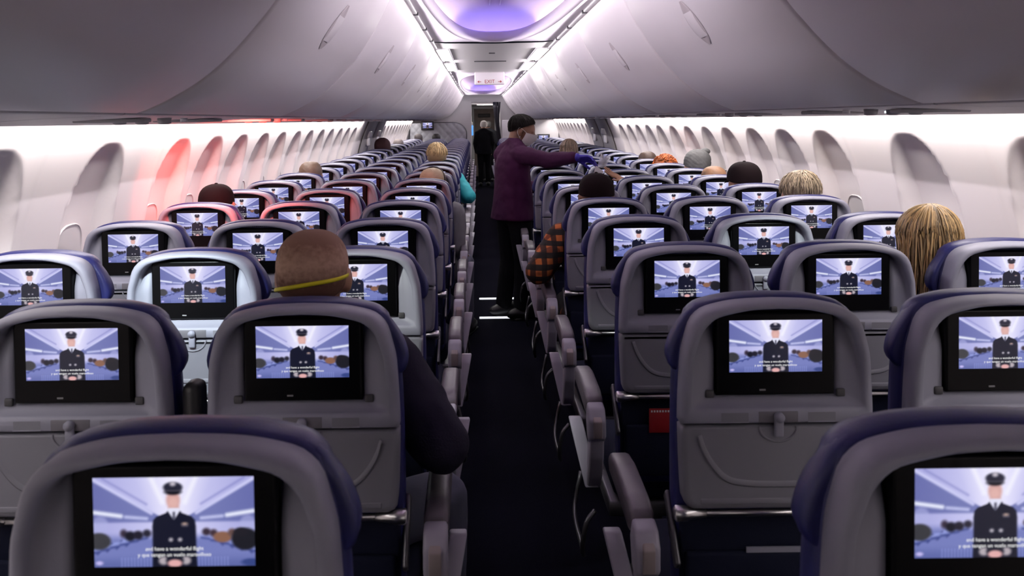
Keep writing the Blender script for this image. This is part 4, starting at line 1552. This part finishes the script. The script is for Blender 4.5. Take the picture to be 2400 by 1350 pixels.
# 9 curly orange hair
p9 = person(8, 'F', 1.235, 0.02, 'person with curly orange hair, starboard window seat', M_SKIN, M_GREYCLOTH, M_JEANS)
cm = cap_mesh((0.09, 0.105, 0.096), tilt=-0.45, lat=1.8)
rr = random.Random(5)
for q in range(170):
    t, a = rr.uniform(0, 1.6), rr.uniform(0, 2 * PI)
    d = Matrix.Rotation(0.4, 3, 'X') @ Vector((math.sin(t) * math.cos(a), math.sin(t) * math.sin(a), math.cos(t)))
    c = Vector((d.x * 0.098, -0.008 + d.y * 0.112, 0.016 + d.z * 0.106))
    u = d.cross(Vector((rr.uniform(-1, 1), rr.uniform(-1, 1), rr.uniform(-1, 1)))).normalized()
    v = d.cross(u)
    cm.tube([c + u * (0.011 * math.cos(k)) + v * (0.011 * math.sin(k)) + d * (0.0016 * k) for k in [q2 * 0.8 for q2 in range(13)]], 0.0032, 5, mi=q % 3)
hair_on(p9, cm, hair_mats((0.42, 0.11, 0.025), 0.4))

# 10 brown hair behind
p10 = person(9, 'F', 1.25, 0.02, 'person with flat brown hair beyond the curly orange hair', M_SKINT, M_GREYCLOTH, M_JEANS)
hair_on(p10, cap_mesh((0.086, 0.105, 0.097), tilt=-0.45, lat=1.85, noise=0.012, freq=20), mat('brown_hair', (0.06, 0.035, 0.025), 0.6, var=0.4, vscale=20))

# 11 long brown hair
p11 = person(11, 'E', 1.325, -0.08, 'woman with long brown hair, middle starboard seat beyond the attendant', M_SKIN, M_GREYCLOTH, M_JEANS)
hair_on(p11, cap_mesh((0.09, 0.108, 0.10), tilt=-0.42, lat=1.75), hair_mats((0.09, 0.06, 0.05))[0], name='scalp_hair')
hair_on(p11, strand_hair(380, 0.30, r=(0.098, 0.114, 0.105), thick=0.005, seed=14, wild=0.016), hair_mats((0.13, 0.085, 0.065), 0.5), name='hair')

# 12 port side, one by one towards the front
p12 = person(6, 'C', 1.245, 0.0, 'person with pale straw hair and a dark headband, port aisle seat', M_SKIN, M_GREYCLOTH, M_JEANS, 'rest', yaw=-0.25)
hair_on(p12, cap_mesh((0.087, 0.106, 0.097), tilt=-0.45, lat=1.8, noise=0.015, freq=18), mat('pale_straw_hair', (0.50, 0.40, 0.25), 0.6, var=0.3, vscale=20))
st = MB()
st.tube([(math.cos(a) * 0.091, -0.02 + 0.03 * math.sin(a), 0.016 + math.sin(a) * 0.104) for a in [PI * q / 20 for q in range(21)]], 0.006, 8)
hair_on(p12, st, M_BLACK, name='headphone_band')
p13 = person(9, 'C', 1.345, -0.02, 'person with dark blond hair and a teal sleeve out in the aisle, port aisle seat', M_SKIN, M_TEAL, M_JEANS, 'elbow')
hair_on(p13, cap_mesh((0.092, 0.110, 0.100), tilt=-0.42, lat=1.9, noise=0.02, freq=14), hair_mats((0.34, 0.24, 0.13))[2], name='scalp_hair')
hair_on(p13, strand_hair(420, 0.11, r=(0.098, 0.114, 0.105), thick=0.004, seed=21, short=True, curl=0.0015), hair_mats((0.42, 0.30, 0.16), 0.4), name='hair')
p14 = person(7, 'A', 1.262, 0.05, 'person with short brown hair low behind a port window seat', M_SKIN, M_GREYCLOTH, M_JEANS)
hair_on(p14, cap_mesh((0.088, 0.106, 0.098), tilt=-0.45, lat=1.9, noise=0.025, freq=22), mat('mid_brown_hair', (0.12, 0.075, 0.05), 0.6, var=0.5, vscale=24))
p15 = person(14, 'A', 1.315, 0.01, 'person in a pointed dark red hood, far port window seat', M_SKINT, mat('dark_red_cloth', (0.035, 0.008, 0.010), 0.8), M_JEANS)
hair_on(p15, cap_mesh((0.115, 0.120, 0.112), tilt=-0.3, lat=1.95, noise=0.02, freq=8, extra=lambda d: 1 + 0.28 * max(0, d.z - 0.75)), mat('dark_red_cloth', (0.035, 0.008, 0.010), 0.8), name='hood')
p16 = person(17, 'A', 1.27, 0.02, 'person with thin grey hair, farther up the port window seats', M_SKIN, M_GREYCLOTH, M_JEANS)
hair_on(p16, cap_mesh((0.088, 0.106, 0.096), tilt=-0.6, lat=1.8), mat('grey_hair', (0.22, 0.19, 0.18), 0.7, var=0.4, vscale=20))
p17 = person(22, 'A', 1.29, 0.09, 'person with dark grey hair in front of the tufted partition, by the port wall', M_SKIN, M_GREYCLOTH, M_JEANS)
hair_on(p17, cap_mesh((0.090, 0.108, 0.098), tilt=-0.45, lat=1.9), mat('dark_grey_hair', (0.07, 0.06, 0.06), 0.7))
p18 = person(22, 'B', 1.29, -0.02, 'person with black hair in front of the tufted partition, nearer the aisle', M_SKINT, M_BLACKCLOTH, M_JEANS)
hair_on(p18, cap_mesh((0.090, 0.108, 0.098), tilt=-0.45, lat=1.9), mat('black_hair', (0.012, 0.010, 0.010), 0.6))

# 19 passenger whose raised hand takes the cup
p19 = person(6, 'E', 1.185, 0.035, 'slouching passenger whose bare open hand reaches up for the cup', M_SKINT, M_BLACKCLOTH, M_JEANS, 'reach')
hair_on(p19, cap_mesh((0.088, 0.106, 0.096), tilt=-0.45, lat=1.9), mat('black_hair', (0.012, 0.010, 0.010), 0.6))


# ------------------------------------------------------------------ standing people
def standing_prims(part, g=0.0, headT=None, rarm=None, larm=None, stride=0.05, hips=0.87):
    m = MB()
    sh = hips + 0.45
    if part == 'body':
        m.sphere((0, 0.0, hips + 0.12), (0.150 + g, 0.105 + g, 0.18 + g))
        m.sphere((0, 0.0, hips + 0.30), (0.165 + g, 0.112 + g, 0.18 + g))
        m.capsule((-0.135, 0.0, sh - 0.01), (0.135, 0.0, sh - 0.01), 0.062 + g, 0.062 + g)
        m.capsule((-0.09, 0, sh + 0.02), (0, 0.01, sh + 0.065), 0.05 + g, 0.045 + g)
        m.capsule((0.09, 0, sh + 0.02), (0, 0.01, sh + 0.065), 0.05 + g, 0.045 + g)
    if part in ('body', 'legs'):
        m.sphere((0, 0.0, hips), (0.165 + g, 0.125 + g, 0.12 + g))
    if part == 'top':       # loose straight sweater with a roll collar
        secs = [(-0.085, 0.205, 0.170, -0.005), (-0.02, 0.198, 0.163, -0.005), (0.08, 0.184, 0.148, -0.003), (0.20, 0.176, 0.136, 0), (0.33, 0.178, 0.128, -0.004), (0.41, 0.160, 0.110, -0.004),
                (0.455, 0.125, 0.090, 0.0), (0.485, 0.088, 0.075, 0.004), (0.51, 0.068, 0.066, 0.010), (0.545, 0.064, 0.064, 0.018)]
        m.capsule((-0.135, 0.0, sh - 0.012), (0.135, 0.0, sh - 0.012), 0.066 + g, 0.066 + g)
        m.capsule((-0.10, 0, sh + 0.018), (0, 0.01, sh + 0.07), 0.056 + g, 0.050 + g)
        m.capsule((0.10, 0, sh + 0.018), (0, 0.01, sh + 0.07), 0.056 + g, 0.050 + g)
        m.loft([[(rx * math.cos(a), oy + ry * math.sin(a), hips + z) for a in [2 * PI * k / 32 for k in range(32)]] for z, rx, ry, oy in secs], cap0=True, cap1=True)
    if part == 'body':
        m.capsule((0, 0.0, sh + 0.02), (0, 0.035, sh + 0.155), 0.056, 0.050)
        head_prims(m, headT, 0.97)
    for sx, arm in ((1, rarm), (-1, larm)):
        a, b, c = arm
        if part == 'top':
            m.capsule(a, b, 0.062 + g, 0.052 + g)
            m.capsule(b, c, 0.052 + g, 0.036 + g)
        elif part == 'body':
            m.capsule(a, b, 0.052, 0.043)
            m.capsule(b, c, 0.042, 0.027)
            if sx < 0 or rarm[2][2] < 1.1:
                hand_prims(m, c, Vector(c) - Vector(b), (-sx, 0.2, 0), sx, 0.95)
    if part in ('body', 'legs'):
        for sx in (-1, 1):
            hip = (sx * 0.088, 0, hips - 0.02)
            kn = (sx * 0.088, 0.02 + sx * stride * 0.5, 0.47)
            an = (sx * 0.090, -0.015 + sx * stride, 0.085)
            m.capsule(hip, kn, 0.088 + g, 0.060 + g)
            m.capsule(kn, (an[0], an[1], 0.10 if part == 'legs' else an[2]), 0.056 + g, (0.052 if part == 'legs' else 0.038) + g)
            if part == 'body':
                m.capsule((an[0], an[1] - 0.03, 0.045), (an[0] + sx * 0.01, an[1] + 0.14, 0.036), 0.043, 0.034)
    return m


def shoes(parent, stride):
    for sx in (-1, 1):
        m = MB()
        y = -0.015 + sx * stride
        m.sphere((sx * 0.093, y + 0.045, 0.047), (0.056, 0.185, 0.060), 16, 10)
        m.box((sx * 0.093, y + 0.045, 0.008), (0.08, 0.26, 0.016), bev=0.006)
        m.build('shoe', M_BLACK, parent)


TH = math.radians(-62)
fa = empty('person', (0.150, 6.92, 0), 'masked attendant in a purple sweater standing in the aisle, gloved arm stretched out', 'person')
fa.rotation_euler = (0, 0, TH)
RZi = Matrix.Rotation(-TH, 4, 'Z')


def to_local(w):
    return RZi @ (Vector(w) - Vector(fa.location))


WR = to_local((0.590, 6.385, 1.296))
HEAD_T = Matrix.Translation((0.02, 0.085, 1.490)) @ Matrix.Rotation(math.radians(-38), 4, 'Z') @ Matrix.Rotation(math.radians(-20), 4, 'X')
rs = Vector((0.165, 0.0, 1.305))
el = rs.lerp(WR, 0.50) + Vector((0, 0, -0.020))
arms = dict(rarm=(rs, el, WR), larm=(Vector((-0.165, 0, 1.29)), Vector((-0.20, 0.06, 1.04)), Vector((-0.05, 0.25, 1.02))))
mlink('body', organic(standing_prims('body', 0, HEAD_T, stride=0.03, **arms), 0.0055, 4, 'body'), M_SKIND, fa)
M_PURPLE = mat('purple_knit', (0.038, 0.008, 0.034), 0.9, bump=0.6, bscale=350, spec=0.15, var=0.2, vscale=20)
arms_s = dict(arms)
arms_s['rarm'] = (rs, el + Vector((0, 0, -0.015)), rs.lerp(WR, 0.97))
mlink('sweater', organic(standing_prims('top', 0.012, HEAD_T, stride=0.03, **arms_s), 0.008, 8, 'sweater', 0.018), M_PURPLE, fa)
mlink('trousers', organic(standing_prims('legs', 0.014, HEAD_T, stride=0.03, **arms), 0.010, 6, 'trousers'), M_BLACKCLOTH, fa)
shoes(fa, 0.03)


def on_head(mb, m, name, sub=None):
    o = mb.build(name, m, fa)
    o.matrix_local = HEAD_T @ Matrix.Scale(0.97, 4)
    return o


hm = cap_mesh((0.089, 0.107, 0.104), c=(0, -0.012, 0.022), tilt=-0.66, lat=1.60, noise=0.02, freq=16, p=2.15,
              extra=lambda d: 1 + 0.04 * max(0, d.z))
sh = strand_hair(700, 0.05, r=(0.093, 0.111, 0.108), c=(0, -0.014, 0.022), thick=0.0032, seed=31, short=True, curl=0.0012, lift=0.02)
_R = Matrix.Rotation(0.62, 3, 'X')
_c = Vector((0, -0.014, 0.022))
hm.add([_R @ (Vector(v) - _c) + _c for v in sh.v], sh.f, 0)
on_head(hm, mat('near_black_hair', (0.007, 0.005, 0.005), 0.7, spec=0.15), 'hair')
# face mask with ear loops
mk = MB()
rings = []
for i in range(13):
    z = 0.0 - 0.098 * i / 12 - 0.004
    row = []
    for j in range(25):
        a = PI * (0.06 + 0.88 * j / 24)
        f = i / 12
        rx = 0.080 * (1 - 0.26 * f)
        ry = 0.124 + 0.012 * math.sin(PI * min(1, f * 1.15)) - 0.020 * f
        row.append((rx * math.cos(a), ry * math.sin(a) ** 0.8 + 0.008 - 0.018 * f, z + 0.010 * math.sin(a) * (1 - f) + 0.0015 * math.sin(i * 2.6)))
    rings.append(row)
mk.loft(rings, closed=False)
on_head(mk, M_WHITECLOTH, 'face_mask')
for sx in (-1, 1):
    lp = MB()
    lp.tube(catmull([(sx * 0.070, 0.045, -0.004), (sx * 0.082, 0.010, 0.012), (sx * 0.088, -0.022, 0.020), (sx * 0.090, -0.030, -0.012), (sx * 0.080, -0.012, -0.044), (sx * 0.058, 0.035, -0.088)], 5), 0.0018, 6)
    on_head(lp, M_WHITECLOTH, 'mask_loop')
    ey = MB()
    ey.sphere((sx * 0.030, 0.082, 0.008), (0.012, 0.010, 0.008), 12, 8)
    on_head(ey, mat('eye_dark', (0.03, 0.02, 0.018), 0.2), 'eye')
    er = MB()
    er.sphere((sx * 0.089, 0.004, -0.050), 0.005, 10, 8)
    on_head(er, M_STEEL, 'earring')
# blue glove
gl = MB()
wl = WR
dl = (WR - el).normalized()
world_d = Matrix.Rotation(TH, 3, 'Z') @ dl
RL = Matrix.Rotation(-TH, 3, 'Z')
gd = RL @ Vector((0.93, -0.10, -0.10))
gn = RL @ Vector((0.05, -0.55, -0.75))
gl.capsule(wl - dl * 0.05, wl + dl * 0.01, 0.036, 0.033)
hand_prims(gl, wl, gd, gn, -1, 1.08, (0.32, 0.40, 0.45, 0.5), 0.10, (0.55, 0.7), r=0.0098)
mlink('glove', organic(gl, 0.0042, 3, 'glove'), mat('blue_glove', (0.035, 0.022, 0.30), 0.4, bump=0.3, bscale=120), fa)

# the clear cup and the napkin passed over
M_CLEAR = mat('clear_plastic', (0.80, 0.78, 0.84), 0.08, alpha=0.26, spec=0.8)
cup = empty('plastic_cup', (0.775, 6.37, 1.222), 'clear plastic cup passed from the blue glove to the open hand', 'cup')
cup.rotation_euler = (0.2, 0.38, 0)
m = MB()
pr = [(0.0, 0.0), (0.026, 0.0), (0.028, 0.004), (0.037, 0.088), (0.039, 0.091), (0.036, 0.089), (0.0265, 0.006), (0.0, 0.004)]
m.loft([[(max(r, 1e-4) * math.cos(a), max(r, 1e-4) * math.sin(a), z) for a in [2 * PI * k / 32 for k in range(32)]] for r, z in pr])
m.build('cup_body', M_CLEAR, cup)
m = MB()
m.tube([(0.0375 * math.cos(a), 0.0375 * math.sin(a), 0.090) for a in [2 * PI * k / 32 for k in range(32)]], 0.0022, 6, closed=True)
m.build('cup_rim', M_CLEAR, cup)
ice = MB()
rr = random.Random(2)
for q in range(7):
    ice.box((rr.uniform(-0.012, 0.012), rr.uniform(-0.012, 0.012), 0.018 + 0.009 * q), (0.018, 0.018, 0.016), bev=0.003, rot=Matrix.Rotation(rr.uniform(0, 3), 3, (rr.random(), rr.random(), 1)))
tag(ice.build('ice_cubes', M_CLEAR), 'clear ice filling the plastic cup', 'ice', kind='stuff')
bpy.data.objects['ice_cubes'].matrix_world = cup.matrix_basis
nk = MB()
g = [[(0.735 + 0.055 * u - 0.02 * v, 6.34 + 0.006 * math.sin(6 * v + 3 * u), 1.235 - 0.06 * v - 0.04 * u) for u in (0, 0.33, 0.66, 1)] for v in (0, 0.25, 0.5, 0.75, 1)]
nk.loft(g, closed=False)
nk.loft([[(x, y + 0.003, z) for x, y, z in r] for r in g], closed=False, flip=True)
tag(nk.build('napkin', mat('paper_napkin', (0.8, 0.79, 0.78), 0.9)), 'folded white paper napkin held under the clear cup', 'napkin')


def standing(name_label, loc, yaw, height, top, legs, hairm, skin):
    o = empty('person', loc, name_label, 'person')
    o.rotation_euler = (0, 0, yaw)
    s = height / 1.62
    o.scale = (s, s, s)
    T = Matrix.Translation((0, 0.045, 1.508))
    ar = dict(rarm=(Vector((0.165, 0, 1.30)), Vector((0.215, -0.02, 1.05)), Vector((0.19, 0.10, 0.84))), larm=(Vector((-0.165, 0, 1.30)), Vector((-0.215, -0.02, 1.05)), Vector((-0.19, 0.10, 0.84))))
    mlink('body', organic(standing_prims('body', 0, T, **ar), 0.009, 4, 'body'), skin, o)
    mlink('jacket', organic(standing_prims('top', 0.012, T, **ar), 0.012, 5, 'jacket'), top, o)
    mlink('trousers', organic(standing_prims('legs', 0.012, T, **ar), 0.012, 5, 'trousers'), legs, o)
    shoes(o, 0.05)
    h = cap_mesh((0.088, 0.106, 0.098), tilt=-0.45, lat=1.8).build('hair', hairm, o)
    h.location = (0, 0.045, 1.508)
    return o


standing('person with white hair in a black coat walking up the far aisle', (0.02, 20.9, 0), 0.0, 1.56, M_BLACKCLOTH, M_BLACKCLOTH, mat('white_hair', (0.6, 0.56, 0.52), 0.7), M_SKIN)
standing('dark-haired person in black just beyond the white-haired one', (0.14, 22.2, 0), 0.1, 1.55, M_BLACKCLOTH, M_BLACKCLOTH, mat('black_hair', (0.012, 0.010, 0.010), 0.6), M_SKIND)

# red safety card in the pocket behind the third row aisle seat
o = empty('safety_card', (0.43, Y_ROW0 + 2 * P_SEAT + 0.014, 0.655), 'red safety card standing in a dark seat pocket beside the aisle', 'card')
MB().box((0, 0, 0), (0.085, 0.003, 0.075), bev=0.001).build('card_sheet', mat('card_red', (0.30, 0.01, 0.012), 0.5), o)
m = MB()
for q in range(9):
    m.box((-0.034 + 0.0085 * q, -0.002, 0.029), (0.005, 0.0008, 0.006))
m.build('card_heading', M_WHITE, o)
